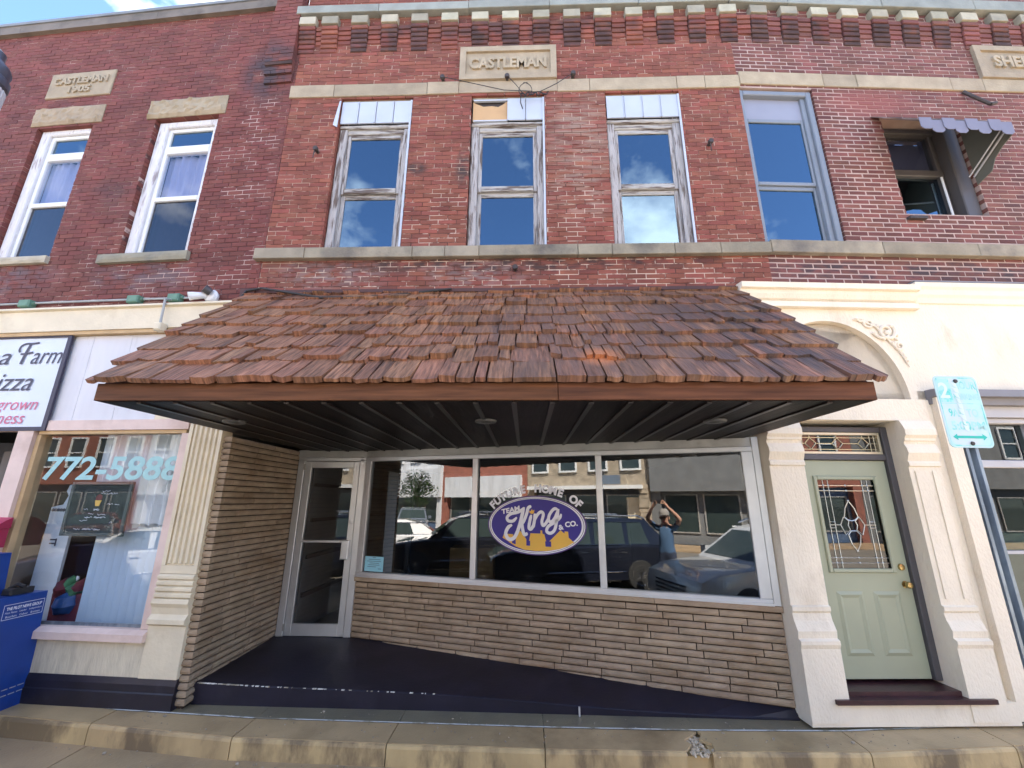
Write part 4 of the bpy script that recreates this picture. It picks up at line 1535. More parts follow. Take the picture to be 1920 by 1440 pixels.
mbd = lthing('menu_board', 'framed chalkboard menu with a painted ice cream cup hanging in the left shop window', 'menu board', -1.48, .10, 1.49)
mb = MB()
for bx in ((-.37, -.33, -.015, .015, 0, .57), (.33, .37, -.015, .015, 0, .57), (-.33, .33, -.015, .015, 0, .035), (-.33, .33, -.015, .015, .535, .57)):
    mb.bev(*bx, c=.005)
obj('frame', mb, BOARDFRAME, mbd)
one('chalk_panel', CHALK, mbd, (-.33, .33, -.004, .01, .035, .535))
mb = MB()
mb.prism([(-.045, .37), (-.03, .31), (.015, .31), (.03, .37)], -.008, -.0045)
obj('painted_cup', mb, GOLD, mbd)
mb = MB()
mb.lathe([(.0, -.009), (.038, -.0075), (.04, -.0045)], (-.008, 0, .395), 'y', 14)
obj('painted_scoop', mb, TOYRED, mbd)
mb = MB()
for i in range(26):
    a = random.uniform(-.29, .2)
    z_ = random.choice((.47, .44, .33, .27, .23, .19, .15, .11, .07)) + random.uniform(-.008, .008)
    L_ = random.uniform(.03, .11)
    pts = [(a + L_ * q / 6, -.006, z_ + random.uniform(-.009, .009)) for q in range(7)]
    mb.tube(pts, .0022, 4)
obj('chalk_line', mb, PRINTWHITE, mbd)
wp = lthing('display_panel', 'tall white cut-out display panel standing inside the left shop window', 'display panel', -2.13, .32, .56)
mb = MB()
mb.prism([(-.19, 0), (.13, 0), (.13, 1.22), (.12, 1.32), (.15, 1.36), (.13, 1.46), (.06, 1.49), (-.03, 1.47), (-.05, 1.40), (-.01, 1.35), (-.05, 1.25), (-.19, 1.22)], 0, .03)
obj('panel', mb, mat('white laminate', (0.66, 0.72, 0.80), .4, .04, 3), wp)
mb = MB()
for k in range(9):
    mb.lathe([(.0, -.006), (.018, -.005), (.02, -.001)], (-.16 + k * .035, 0, 1.19), 'y', 8)
mb.box(-.09, -.01, -.004, -.001, .86, .875)
mb.box(-.09, -.01, -.004, -.001, .82, .835)
mb.box(-.02, -.005, -.004, -.001, .80, .88)
obj('panel_relief', mb, INKGREY, wp)
tb = lthing('toy_bin', 'red bin heaped with green and blue cloth toys behind the left shop glass', 'toy bin', -1.80, .45, .56)
mb = MB()
mb.prism([(-.17, 0), (.17, 0), (.19, .32), (-.19, .32)], -.15, .15)
obj('bin', mb, TOYRED, tb)
for k, (m_, x_, z_, r_) in enumerate(((TOYGREEN, .05, .36, .07), (TOYRED, -.08, .38, .09), (TOYBLUE, .0, .22, .12), (TOYRED, .11, .40, .06), (TOYGREEN, -.02, .43, .06), (LAMPWHITE, .02, .46, .03))):
    mb = MB()
    prof = [(.02, -r_), (r_ * .7, -r_ * .75), (r_, -.1 * r_), (r_ * .8, .6 * r_), (r_ * .2, r_)]
    mb.lathe(prof, (x_, -.13, z_), 'z', 14)
    mb.v = [tuple(Vector(p) + Vector((1, .6, .8)) * .05 * noise.noise(Vector(p) * 14 + Vector((k, 0, 0)))) for p in mb.v]
    obj('cloth_toy', mb, m_, tb, True)

bn = lthing('banner', 'white farm pizza banner with dark edges hung above the left shop door', 'banner', -2.20, -.04, 2.63)
mb = MB()
NX, NZ = 14, 10
vs_ = []
for j in range(NZ + 1):
    for i in range(NX + 1):
        u, v = i / NX, j / NZ
        vs_.append((-2.3 * (1 - u), -.012 - .005 * noise.noise(Vector((u * 6, v * 4, 1.3))), 1.125 * v))
mb.add(vs_, [(j * (NX + 1) + i, j * (NX + 1) + i + 1, (j + 1) * (NX + 1) + i + 1, (j + 1) * (NX + 1) + i) for j in range(NZ) for i in range(NX)])
obj('vinyl_sheet', mb, BANNER, bn, True)
one('edge_tape', NAVYEDGE, bn, (-.048, .004, -.028, -.004, -.02, 1.15), (-2.3, -.048, -.028, -.004, -.02, .025), (-2.3, -.048, -.028, -.004, 1.105, 1.15))
mb = MB()
add_text(mb, 'pa', -.93, .78, -.0185, .30, wid=.36, shear=.28, offset=.0)
obj('dark_lettering', mb, INKGREY, bn)
mb = MB()
# the capital with its swash
def stroke(mb, pts, w0, y=-.0185):
    P_ = catmull(pts, 5)
    n = len(P_)
    vs_ = []
    for i, p in enumerate(P_):
        t_ = (P_[min(i + 1, n - 1)] - P_[max(i - 1, 0)]).normalized()
        nr = Vector((-t_.y, t_.x))
        vs_ += [(p.x + nr.x * w0 / 2, y, p.y + nr.y * w0 / 2), (p.x - nr.x * w0 / 2, y, p.y - nr.y * w0 / 2)]
    mb.add(vs_, [(2 * i, 2 * i + 1, 2 * i + 3, 2 * i + 2) for i in range(n - 1)])


FX = .07
stroke(mb, [(FX + x, z) for x, z in [(-.66, .78), (-.645, .86), (-.625, .95), (-.60, 1.03)]], .036)
stroke(mb, [(FX + x, z) for x, z in [(-.715, .93), (-.735, .96), (-.72, 1.01), (-.66, 1.035), (-.58, 1.035), (-.49, 1.045)]], .026, -.0188)
stroke(mb, [(FX + x, z) for x, z in [(-.70, .905), (-.62, .91), (-.54, .925)]], .024, -.0191)
obj('dark_lettering', mb, INKGREY, bn)
mb = MB()
add_text(mb, 'arm', -.275, .78, -.0185, .30, wid=.40, shear=.28)
obj('dark_lettering', mb, INKGREY, bn)
mb = MB()
add_text(mb, 'pizza', -.68, .455, -.0185, .32, wid=.66, shear=.28)
obj('dark_lettering', mb, INKGREY, bn)
mb = MB()
add_text(mb, 'grown', -.46, .225, -.0185, .20, wid=.54, shear=.25)
add_text(mb, 'ness', -.50, .065, -.0185, .20, wid=.36, shear=.25)
obj('rose_lettering', mb, ROSE, bn)

cond = lthing('electrical_conduit', 'grey conduit with green junction boxes along the top of the cream cornice', 'conduit', -2.0, 0, 4.2)
mb = MB()
mb.tube([(-4.5, -.03, .0), (-1, -.03, .02), (.4, -.03, .015), (1.35, -.03, .005)], .013, 8)
obj('pipe', mb, CONDUIT, cond, True)
mb = MB()
mb.tube([(.99, -.04, -.02), (.99, -.15, -.06), (1.0, -.15, -.37)], .013, 8)
obj('down_pipe', mb, CONDUIT, cond, True)
mb = MB()
mb.bev(.955, 1.045, -.19, -.10, -.46, -.37, c=.012)
obj('end_box', mb, CREAM, cond)
for x_ in (-1.0, .47, 1.0):
    mb = MB()
    mb.bev(x_ - .075, x_ + .075, -.085, .0, -.045, .05, c=.012)
    mb.lathe([(.02, 0), (.022, .03)], (x_ + .075, -.035, .01), 'x', 8)
    obj('junction_box', mb, GREENBOX, cond)
slp = lthing('security_light', 'white security light on the wall beside the canopy corner', 'security light', -.52, -.05, 4.20)
mb = MB()
mb.lathe([(.02, 0), (.07, -.01), (.085, -.05), (.07, -.085), (.02, -.1)], (0, .04, .0), 'y', 16)
obj('housing', mb, LAMPWHITE, slp, True)
mb = MB()
mb.tube([(-.03, -.05, -.01), (-.11, -.13, -.05), (-.14, -.16, -.07)], [.035, .045, .05], 12)
obj('lamp_head', mb, LAMPWHITE, slp, True)
mb = MB()
mb.tube([(.03, -.06, .02), (-.01, -.12, .05)], [.04, .05], 12)
obj('sensor', mb, DOORGREY, slp, True)
mbx = lthing('mailbox', 'red mailbox on the pink door post left of the shop window', 'mailbox', -2.30, -.1, 1.38)
mb = MB()
mb.box(-.32, .03, -.10, .04, 0, .19)
mb.xprism([(-.12, .192), (.04, .192), (.04, .30), (-.02, .27)], -.335, .045)
obj('box_body', mb, POSTRED, mbx)
one('address_card', PRINTWHITE, mbx, (-.25, -.02, -.104, -.1005, .05, .14))

# ------------------------------------------------------------------ right building
AR = R(3.37)
rb = thing('commercial_building', 'red brick building with pale mortar above a cream stucco front with a sage door', 'building',
           (2.84, 0, 0), AR)
R4, R5 = (-.02, .985, 4.85, 7.2), (1.82, 2.86, 5.30, 6.755)


blocked_r = [(-9, 9, 7.25, 7.465), (-9, 9, 4.685, 4.848), (-9, 9, 8.64, 8.825), (3.38, 9, 7.47, 8.04)]


brick_wall(rb, .0, 5.6, 4.2, 9.04, [R4, R5], COURSE, .213, .0150, BRICK_RIGHT, MORTAR_RIGHT, skip=blocked_r)
rt = part('stone_trim', rb)
stone_run(rt, 'stone_block', STONE, [.02, 1.16, 1.62, 2.92, 3.375, 5.6], -.02, .1, 7.25, 7.465)
stone_run(rt, 'stone_block', STONE_SILL, [.02, 1.35, 2.5, 3.9, 5.6], -.07, .12, 4.685, 4.848)
stone_run(rt, 'stone_block', STONE_GREY, [.02, .85, 2.2, 3.55, 5.6], -.10, .1, 8.64, 8.825)
nsr = part('name_stone', rb)
mb = MB()
mb.box(3.38, 4.95, -.015, .1, 7.47, 8.04)
mb.box(3.38, 3.47, -.045, -.0155, 7.47, 8.04)
mb.box(4.86, 4.95, -.045, -.0155, 7.47, 8.04)
mb.box(3.471, 4.859, -.045, -.0155, 7.955, 8.04)
mb.box(3.471, 4.859, -.045, -.0155, 7.47, 7.555)
obj('stone_slab', mb, STONE, nsr)
mb = MB()
add_text(mb, 'SHERMAN', 4.14, 7.68, -.02, .26, wid=1.02, offset=.009, extrude=.022)
obj('lettering', mb, STONE, nsr)
for k in range(12):
    corbel(rb, .30 + .4325 * k, BRICK_RIGHT, STONE_CAP)
w4 = part('window', rb)
mb = MB()
x0, x1 = R4[0], R4[1]
mb.bev(x0 + .005, x0 + .075, .02, .16, 4.86, 7.185, c=.01)
mb.bev(x1 - .075, x1 - .005, .02, .16, 4.86, 7.185, c=.01)
mb.bev(x0 + .075, x1 - .075, .02, .16, 7.11, 7.185, c=.01)
mb.bev(x0 + .075, x0 + .10, .06, .16, 4.86, 7.11, c=.006)
mb.bev(x1 - .135, x1 - .075, .06, .16, 4.86, 7.11, c=.006)
obj('frame', mb, GREYBLUE, w4)
one('upper_panel', mat('grey window panel', (0.26, 0.27, 0.33), .5, .05, 3), w4, (x0 + .10, x1 - .135, .09, .11, 6.78, 7.11))
for za, zb, yy in ((5.74, 6.78, .085), (4.87, 5.74, .11)):
    mb = MB()
    mb.bev(x0 + .10, x0 + .13, yy, yy + .04, za, zb, c=.005)
    mb.bev(x1 - .165, x1 - .135, yy, yy + .04, za, zb, c=.005)
    mb.bev(x0 + .13, x1 - .165, yy, yy + .04, zb - .055, zb, c=.005)
    mb.bev(x0 + .13, x1 - .165, yy, yy + .04, za, za + .05, c=.005)
    obj('sash', mb, GREYBLUE, w4)
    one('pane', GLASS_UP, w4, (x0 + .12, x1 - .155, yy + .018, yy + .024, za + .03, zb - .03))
w5 = part('window', rb)
x0, x1 = R5[0], R5[1]
mb = MB()
mb.bev(x0 + .01, x0 + .10, .12, .3, 5.305, 6.74, c=.01)
mb.bev(x1 - .20, x1 - .01, .045, .3, 5.305, 6.74, c=.01)
mb.bev(x0 + .10, x1 - .20, .14, .3, 6.66, 6.74, c=.01)
mb.bev(x0 + .10, x1 - .20, .16, .3, 6.0, 6.10, c=.01)
mb.bev(x0 + .10, x1 - .20, .16, .3, 5.305, 5.35, c=.01)
mb.bev(x1 - .26, x1 - .20, .17, .3, 5.305, 6.66, c=.01)
obj('frame', mb, BROWNFR, w5)
for za, zb in ((5.35, 6.0), (6.10, 6.66)):
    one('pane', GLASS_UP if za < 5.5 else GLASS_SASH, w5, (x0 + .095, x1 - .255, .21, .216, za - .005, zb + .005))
one('pane_tone_panel', mat('mauve pane tone', (.09, .09, .13), .8, .1, 3), w5, (x0 + .1, x1 - .26, .26, .265, 6.05, 6.66))  # added panel whose colour lifts the dark upper pane to purple-grey
mb = MB()
mb.tube([(x1 - .27, .15, 5.31), (x1 - .27, .15, 5.98)], .012, 6)
obj('screen_track', mb, WHITE, w5)
# metal awning of overlapping slats with a scalloped valance
aw = part('window_awning', rb)
ax0, ax1, ay, azf, azb = 1.70, 2.80, -.50, 6.17, 6.74
ns_ = 8
sw_ = (ax1 - ax0) / ns_
for i in range(ns_):
    a, b = ax0 + i * sw_, ax0 + (i + 1) * sw_
    lift = 0 if i % 2 else .025
    mb = MB()
    mb.add([(a - .01, ay, azf + lift), (b + .01, ay, azf + lift), (b + .01, .0, azb + lift), (a - .01, .0, azb + lift),
            (a - .01, ay, azf + lift + .008), (b + .01, ay, azf + lift + .008), (b + .01, .0, azb + lift + .008), (a - .01, .0, azb + lift + .008)],
           [(0, 3, 2, 1), (4, 5, 6, 7), (0, 1, 5, 4), (1, 2, 6, 5), (3, 0, 4, 7), (2, 3, 7, 6)])
    obj('slat', mb, AWNMETAL, aw)
    mb = MB()
    h = .15 if i % 2 == 0 else .165
    yv = ay - (.012 if i % 2 == 0 else .004)
    mb.prism([(a - .005, azf + lift - h + .03), (a + .03, azf + lift - h), (b - .03, azf + lift - h), (b + .005, azf + lift - h + .03), (b + .005, azf + lift + .01), (a - .005, azf + lift + .01)], yv - .006, yv)
    obj('valance_tab', mb, VALANCE, aw)
mb = MB()
mb.add([(ax1 + .012, -.02, 5.72), (ax1 + .012, -.02, azb), (ax1 + .012, ay, azf + .02), (ax1 + .012, ay, azf - .12), (ax1 + .012, -.36, 5.98), (ax1 + .012, -.26, 5.90), (ax1 + .012, -.2, 5.78),
        (ax1 + .02, -.02, 5.72), (ax1 + .02, -.02, azb), (ax1 + .02, ay, azf + .02), (ax1 + .02, ay, azf - .12), (ax1 + .02, -.36, 5.98), (ax1 + .02, -.26, 5.90), (ax1 + .02, -.2, 5.78)],
       [(0, 1, 2, 3, 4, 5, 6), (13, 12, 11, 10, 9, 8, 7), (0, 7, 8, 1), (1, 8, 9, 2), (2, 9, 10, 3), (3, 10, 11, 4), (4, 11, 12, 5), (5, 12, 13, 6), (6, 13, 7, 0)])
obj('side_wing', mb, STRAWMETAL, aw)
mb = MB()
mb.tube([(ax1, -.02, 5.84), (ax1, -.47, 6.15)], .012, 6)
mb.tube([(ax1 - .06, -.02, 5.84), (ax1 - .06, -.47, 6.15)], .008, 6)
obj('arm_rod', mb, LILAC, aw)
br2 = part('wall_anchor', rb)
mb = MB()
mb.tube([(3.05, -.02, 7.22), (3.1, -.06, 7.1), (3.25, -.10, 6.93)], .022, 8)
mb.tube([(3.25, -.10, 6.93), (3.33, -.1, 6.95)], .022, 8)
obj('iron_pin', mb, IRON, br2)
one('iron_pin', IRON, br2, (1.80, 2.02, -.05, .0, 5.2, 5.235))
shell(rb, .02, 5.58, (4.22, 8.95), 9.0)

# stucco ground floor
st = part('stucco_front', rb)
PX0, PX1 = -.39, -.03                            # left pier
# wall field with a door opening and the blind arch above it
arch_c, arch_a, arch_b, arch_z = .515, .78, .90, 2.955
mb = MB()
N_ = 28
apts = [(arch_c + arch_a * math.cos(math.pi * i / N_), arch_z + arch_b * math.sin(math.pi * i / N_)) for i in range(N_ + 1)]
top = 4.26
vs_, fs = [], []
for (x_, z_) in apts:
    xt = max(-.39, min(1.62, arch_c + (x_ - arch_c) * 1.45))
    vs_ += [(x_, 0, z_), (xt, 0, top), (x_, .075, z_)]
for i in range(N_):
    q = i * 3
    fs.append((q, q + 1, q + 4, q + 3))
    fs.append((q + 3, q + 5, q + 2, q))
mb.add(vs_, fs)
mb.add([(arch_c + arch_a, 0, arch_z), (1.62, 0, arch_z), (1.62, 0, top)], [(0, 1, 2)])
mb.add([(-.39, 0, arch_z), (arch_c - arch_a, 0, arch_z), (-.39, 0, top)], [(0, 1, 2)])
mb.add([(x_, .075, z_) for x_, z_ in apts], [tuple(range(N_ + 1))])
mb.box(-.39, 1.62, .075, .3, arch_z, 4.26)
mb.box(1.62, 5.6, .0, .3, 3.06, 4.26)
obj('wall_field', mb, STUCCO, st)
one('arch_ledge', STUCCO, st, (-.36, 1.40, -.035, .3, 2.72, 2.95))
# mouldings
mb = MB()
mb.xprism([(-.02, 3.995), (-.06, 4.0), (-.06, 4.06), (-.02, 4.065), (-.02, 4.085), (-.05, 4.10), (-.075, 4.15), (-.08, 4.19), (-.12, 4.2), (-.13, 4.26), (-.02, 4.275), (.05, 4.275), (.05, 3.995)], -.44, 1.60)
obj('cornice_moulding', mb, STUCCO, st)
mb = MB()
mb.xprism([(-.002, 4.08), (-.02, 4.09), (-.03, 4.15), (-.05, 4.18), (-.055, 4.24), (-.075, 4.27), (-.08, 4.32), (.05, 4.325), (.05, 4.08)], 1.60, 5.6)
obj('cornice_moulding', mb, STUCCO, st)
one('lead_strip', HEADGREY, st, (1.60, 5.6, -.078, .04, 4.327, 4.342))
# piers with scrolled necks and stepped bases
def pier(name, x0, x1, yb, panel=False):
    p_ = part(name, rb)
    prof = [(.01, .05), (-.10, .05), (-.10, .62), (-.115, .655), (-.115, .685), (-.085, .70), (-.095, .76), (-.06, .84), (-.05, .90), (-.065, .92), (-.065, .955), (-.045, .965),
            (-.045, 2.24), (-.062, 2.25), (-.062, 2.28), (-.05, 2.30), (-.085, 2.38), (-.075, 2.43), (-.055, 2.47), (-.06, 2.50), (-.075, 2.505), (-.075, 2.53), (-.10, 2.56), (-.10, 2.62), (-.085, 2.66), (-.06, 2.715), (.01, 2.715)]
    mb = MB()
    mb.xprism(prof, x0, x1)
    mb.box(x0, x1, .0105, yb, .05, 2.715)
    obj('pier_shaft', mb, STUCCO, p_)
    if panel:
        one('panel_strip', STUCCO, p_, (x0 + .05, x0 + .10, -.056, -.0455, 1.02, 2.2), (x1 - .10, x1 - .05, -.056, -.0455, 1.02, 2.2))
    return p_


pier('door_pier', -.39, -.03, .40)
pier('door_pier', 1.045, 1.375, .34, True)
one('recess_strip', STUCCO, st, (1.376, 1.475, -.015, .3, .05, 2.95), (1.376, 1.475, .0, .3, 2.951, 3.05))
one('outer_strip', STUCCO, st, (1.477, 1.63, -.085, .3, .05, 2.965))
mb = MB()
mb.box(-.385, 1.475, -.088, .25, .02, .195)
obj('plinth', mb, STUCCO, st)
# ornament: scrolls around the right shoulder of the arch
orn = part('scroll_ornament', rb)


def scroll(cx, cz, r0, a0, turns, rad, k=26):
    pts = []
    for i in range(k + 1):
        u = i / k
        an = a0 + turns * 2 * math.pi * u
        rr = r0 * (1 - .8 * u)
        pts.append((cx + rr * math.cos(an), -.012, cz + rr * math.sin(an)))
    mb = MB()
    mb.tube(pts, [rad * (1 - .35 * i / k) for i in range(k + 1)], 7)
    obj('scroll', mb, STUCCO, orn, True)


scroll(1.01, 3.83, .062, 2.4, 1.3, .014)
scroll(1.19, 3.735, .105, .8, -1.5, .022)
scroll(1.17, 3.74, .135, 3.3, .45, .018)
scroll(1.30, 3.565, .058, 2.2, 1.4, .016)
scroll(.925, 3.868, .028, 3.0, 1.0, .010)
for cx_, cz_, r_ in ((.885, 3.878, .016), (.862, 3.878, .011), (1.20, 3.72, .034), (1.26, 3.66, .022), (1.285, 3.64, .02), (1.32, 3.47, .022), (1.335, 3.43, .018), (1.35, 3.39, .013),
                     (1.10, 3.80, .02), (1.25, 3.80, .02), (1.30, 3.69, .018), (1.22, 3.60, .016), (1.14, 3.635, .014)):
    mb = MB()
    mb.lathe([(r_ * .3, -.03), (r_ * .8, -.024), (r_, -.005), (r_, .002)], (cx_, 0, cz_), 'y', 10)
    obj('leaf_boss', mb, STUCCO, orn, True)
mb = MB()
mb.tube([(.84, -.01, 3.872), (.95, -.012, 3.85), (1.08, -.012, 3.79), (1.19, -.012, 3.63), (1.29, -.012, 3.50), (1.36, -.01, 3.32)], [.005, .012, .012, .012, .012, .005], 6)
obj('stem', mb, STUCCO, orn, True)
# sage door
gd = part('front_door', rb, (-.104, -.15, .06))
gd.scale = (.966, 1, .968)
one('reveal', STUCCO, gd, (-.03, .12, .341, .36, .2, 2.715))
mb = MB()
for bx in ((.10, .195, .27, .36, .24, 2.70), (1.125, 1.25, .26, .36, .24, 2.70), (.195, 1.125, .27, .36, 2.64, 2.70), (.195, 1.125, .27, .36, 2.335, 2.40)):
    mb.bev(*bx, c=.006)
obj('door_frame', mb, DOORGREY, gd)
mb = MB()
mb.box(.20, .30, .30, .345, .245, 2.33)
mb.box(.975, 1.12, .30, .345, .245, 2.33)
mb.box(.30, .975, .30, .345, 2.14, 2.33)
mb.box(.30, .975, .30, .345, .245, 1.22)
obj('door_leaf', mb, GREENDOOR, gd)
mb = MB()
for bx in ((.285, .325, .282, .3, 1.195, 2.165), (.95, .99, .282, .3, 1.195, 2.165), (.325, .95, .282, .3, 2.125, 2.165), (.325, .95, .282, .3, 1.195, 1.235)):
    mb.bev(*bx, c=.008)
obj('glass_moulding', mb, GREENDOOR, gd)
for xa, xb in ((.32, .60), (.70, .98)):
    mb = MB()
    z0, z1 = .44, 1.02
    a = .03
    # a raised field inside a sunk channel
    mb.add([(xa, .2995, z0), (xb, .2995, z0), (xb, .2995, z1), (xa, .2995, z1), (xa + a, .288, z0 + a), (xb - a, .288, z0 + a), (xb - a, .288, z1 - a), (xa + a, .288, z1 - a),
            (xa + 2 * a, .2985, z0 + 2 * a), (xb - 2 * a, .2985, z0 + 2 * a), (xb - 2 * a, .2985, z1 - 2 * a), (xa + 2 * a, .2985, z1 - 2 * a)],
           [(0, 1, 5, 4), (1, 2, 6, 5), (2, 3, 7, 6), (3, 0, 4, 7), (4, 5, 9, 8), (5, 6, 10, 9), (6, 7, 11, 10), (7, 4, 8, 11), (8, 9, 10, 11)])
    obj('door_panel', mb, GREENDOOR, gd)
one('pane', GLASS_TEX, gd, (.30, .975, .312, .318, 1.22, 2.14))
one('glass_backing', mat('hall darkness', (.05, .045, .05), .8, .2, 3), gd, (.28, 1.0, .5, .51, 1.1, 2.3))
mb = MB()


def came(pts, r=.005, y=.309):
    mb.tube([(x, y, z) for x, z in pts], r, 5)


gx0, gx1, gz0, gz1 = .325, .95, 1.235, 2.125
for xx in (gx0 + .07, gx0 + .125, gx1 - .07, gx1 - .125):
    came([(xx, gz0), (xx, gz1)], .0035)
for zz in (gz0 + .05, gz0 + .10, gz1 - .06, gz1 - .115):
    came([(gx0, zz), (gx1, zz)], .0035)
gc, gz = .6375, 1.66
came([(gc, 1.905), (gc - .05, 1.83), (gc - .075, 1.74), (gc - .04, 1.71), (gc, 1.70), (gc + .04, 1.71), (gc + .075, 1.74), (gc + .05, 1.83), (gc, 1.905)])
came([(gc, 1.40), (gc - .045, 1.47), (gc - .065, 1.56), (gc - .03, 1.60), (gc + .03, 1.60), (gc + .065, 1.56), (gc + .045, 1.47), (gc, 1.40)])
for s in (-1, 1):
    came([(gc + s * .035, 1.70), (gc + s * .085, 1.74), (gc + s * .13, 1.66), (gc + s * .09, 1.56), (gc + s * .035, 1.61), (gc + s * .05, 1.655), (gc + s * .035, 1.70)])
    came([(gc + s * .13, 1.66), (gx1 - .06 if s > 0 else gx0 + .06, 1.66)], .004)
    cxx = gc + s * .215
    came([(cxx - .03, 1.63), (cxx + .03, 1.63), (cxx + .03, 1.69), (cxx - .03, 1.69), (cxx - .03, 1.63)])
obj('lead_came', mb, CAMESIL, gd)
mb = MB()
for cx_, cz_ in [(a, b) for a in (gx0 + .07, gx0 + .125, gc, gx1 - .125, gx1 - .07) for b in (gz0 + .05, gz0 + .10, gz1 - .06, gz1 - .115)] + [(gc, 1.905), (gc, 1.40)]:
    mb.lathe([(.002, .300), (.010, .305), (.010, .311)], (cx_, 0, cz_), 'y', 8)
obj('solder_dot', mb, CAMESIL, gd)
mb = MB()
mb.lathe([(.012, .235), (.028, .24), (.033, .255), (.026, .275), (.012, .282), (.012, .292), (.034, .294), (.034, .3)], (1.055, 0, 1.085), 'y', 18)
obj('door_knob', mb, BRASS, gd, True)
mb = MB()
mb.lathe([(.012, .278), (.03, .282), (.034, .3)], (1.05, 0, 1.25), 'y', 18)
obj('deadbolt', mb, BRASS, gd, True)
# leaded transom
trm = part('transom_window', rb, (-.104, -.15, .06))
trm.scale = (.966, 1, .968)
mb = MB()
for bx in ((.20, 1.12, .285, .34, 2.40, 2.43), (.20, 1.12, .285, .34, 2.61, 2.64), (.20, .225, .285, .34, 2.43, 2.61), (1.095, 1.12, .285, .34, 2.43, 2.61)):
    mb.bev(*bx, c=.004)
obj('frame', mb, CAME, trm)
one('pane', GLASS_TEX, trm, (.215, 1.105, .318, .324, 2.42, 2.62))
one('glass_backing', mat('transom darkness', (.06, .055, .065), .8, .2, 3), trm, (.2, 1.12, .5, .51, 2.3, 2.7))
mb = MB()
for zz in (2.455, 2.585):
    mb.tube([(.225, .314, zz), (1.095, .314, zz)], .004, 5)
for xx in (.25, 1.02, 1.07):
    mb.tube([(xx, .314, 2.43), (xx, .314, 2.61)], .004, 5)
for cx_ in (.34, .645, .94):
    mb.tube([(cx_ - .062, .313, 2.52), (cx_, .313, 2.585), (cx_ + .062, .313, 2.52), (cx_, .313, 2.455), (cx_ - .062, .313, 2.52)], .006, 5)
    mb.tube([(cx_, .314, 2.585), (cx_, .314, 2.61)], .004, 5)
for a, b in ((.225, .278), (.402, .583), (.707, .878), (1.002, 1.095)):
    mb.tube([(a, .314, 2.52), (b, .314, 2.52)], .004, 5)
obj('lead_came', mb, CAME, trm)
mb = MB()
mb.box(-.16, 1.27, -.13, -.045, .196, .232)
mb.box(-.025, 1.043, -.0445, .25, .196, .268)
obj('threshold', mb, MAROONSTEP, rb)
one('lintel', STUCCO, st, (-.03, 1.055, -.0, .36, 2.716, 2.72))
# shop window at the far right
rs = part('shop_window', rb)
mb = MB()
mb.xprism([(-.11, 2.975), (-.11, 3.05), (-.06, 3.056), (.1, 3.056), (.1, 2.90), (-.04, 2.90), (-.05, 2.97)], 1.46, 5.6)
obj('head_moulding', mb, HEADGREY, rs)
one('upper_board', LILAC, rs, (1.68, 5.6, .03, .12, 2.78, 2.898))
mb = MB()
for bx in ((1.66, 1.80, .06, .2, .05, 2.778), (1.80, 5.6, .09, .2, 2.25, 2.33), (1.80, 5.6, .07, .2, 2.72, 2.778), (2.60, 2.72, .08, .2, .3, 2.72)):
    mb.bev(*bx, c=.008)
obj('frame', mb, LILAC, rs)
for za, zb in ((2.33, 2.72), (.3, 2.25)):
    one('pane', GLASS_DARK, rs, (1.79, 5.6, .15, .157, za, zb))
one('push_rail', LILAC, rs, (1.80, 2.60, .10, .14, 1.40, 1.43))
one('riser', DOORGREY, rs, (1.80, 5.6, .10, .2, .05, .3))
one('hinge', DOORGREY, rs, (1.69, 1.72, .05, .0595, 2.02, 2.16))
ri = part('shop_interior', rb)
one('back_wall', mat('dim green wall', (.07, .085, .075), .9, .2, 1), ri, (1.65, 5.5, 3.2, 3.26, .0, 3.0))
one('shop_floor', INFLOOR, ri, (1.65, 5.5, .2, 3.2, .05, .1))
one('shop_ceiling', DARKIN, ri, (1.65, 5.5, .3, 3.2, 2.95, 3.02))
one('pale_counter', mat('pale counter', (.40, .45, .42), .8, .1, 2), ri, (2.1, 3.4, .9, 1.5, .1, 1.55))
one('partition', DARKIN, ri, (1.50, 1.65, .31, 3.2, .05, 4.1))
one('hall_back', DARKIN, ri, (-.35, 1.5, 1.2, 1.3, .2, 4.1))

# ------------------------------------------------------------------ street furniture
ps = thing('parking_sign', 'faded aqua parking sign with a double arrow on a galvanised post', 'parking sign', (2.76, -1.78, -.15), R(6))
mb = MB()
# u-channel post with flanges
mb.zprism([(-.042, .012), (-.022, .012), (-.014, .042), (.014, .042), (.022, .012), (.042, .012), (.042, .017), (.026, .017), (.017, .047), (-.017, .047), (-.026, .017), (-.042, .017)], .0, 2.83)
obj('post', mb, GALV, ps)
SW, SH, Z0 = .30, .462, 2.365


def rrect(w, h, r, k=5):
    pts = []
    for cx_, cz_, a0 in ((w / 2 - r, -h / 2 + r, -90), (w / 2 - r, h / 2 - r, 0), (-w / 2 + r, h / 2 - r, 90), (-w / 2 + r, -h / 2 + r, 180)):
        for i in range(k + 1):
            an = R(a0 + 90 * i / k)
            pts.append((cx_ + r * math.cos(an), cz_ + r * math.sin(an)))
    return pts


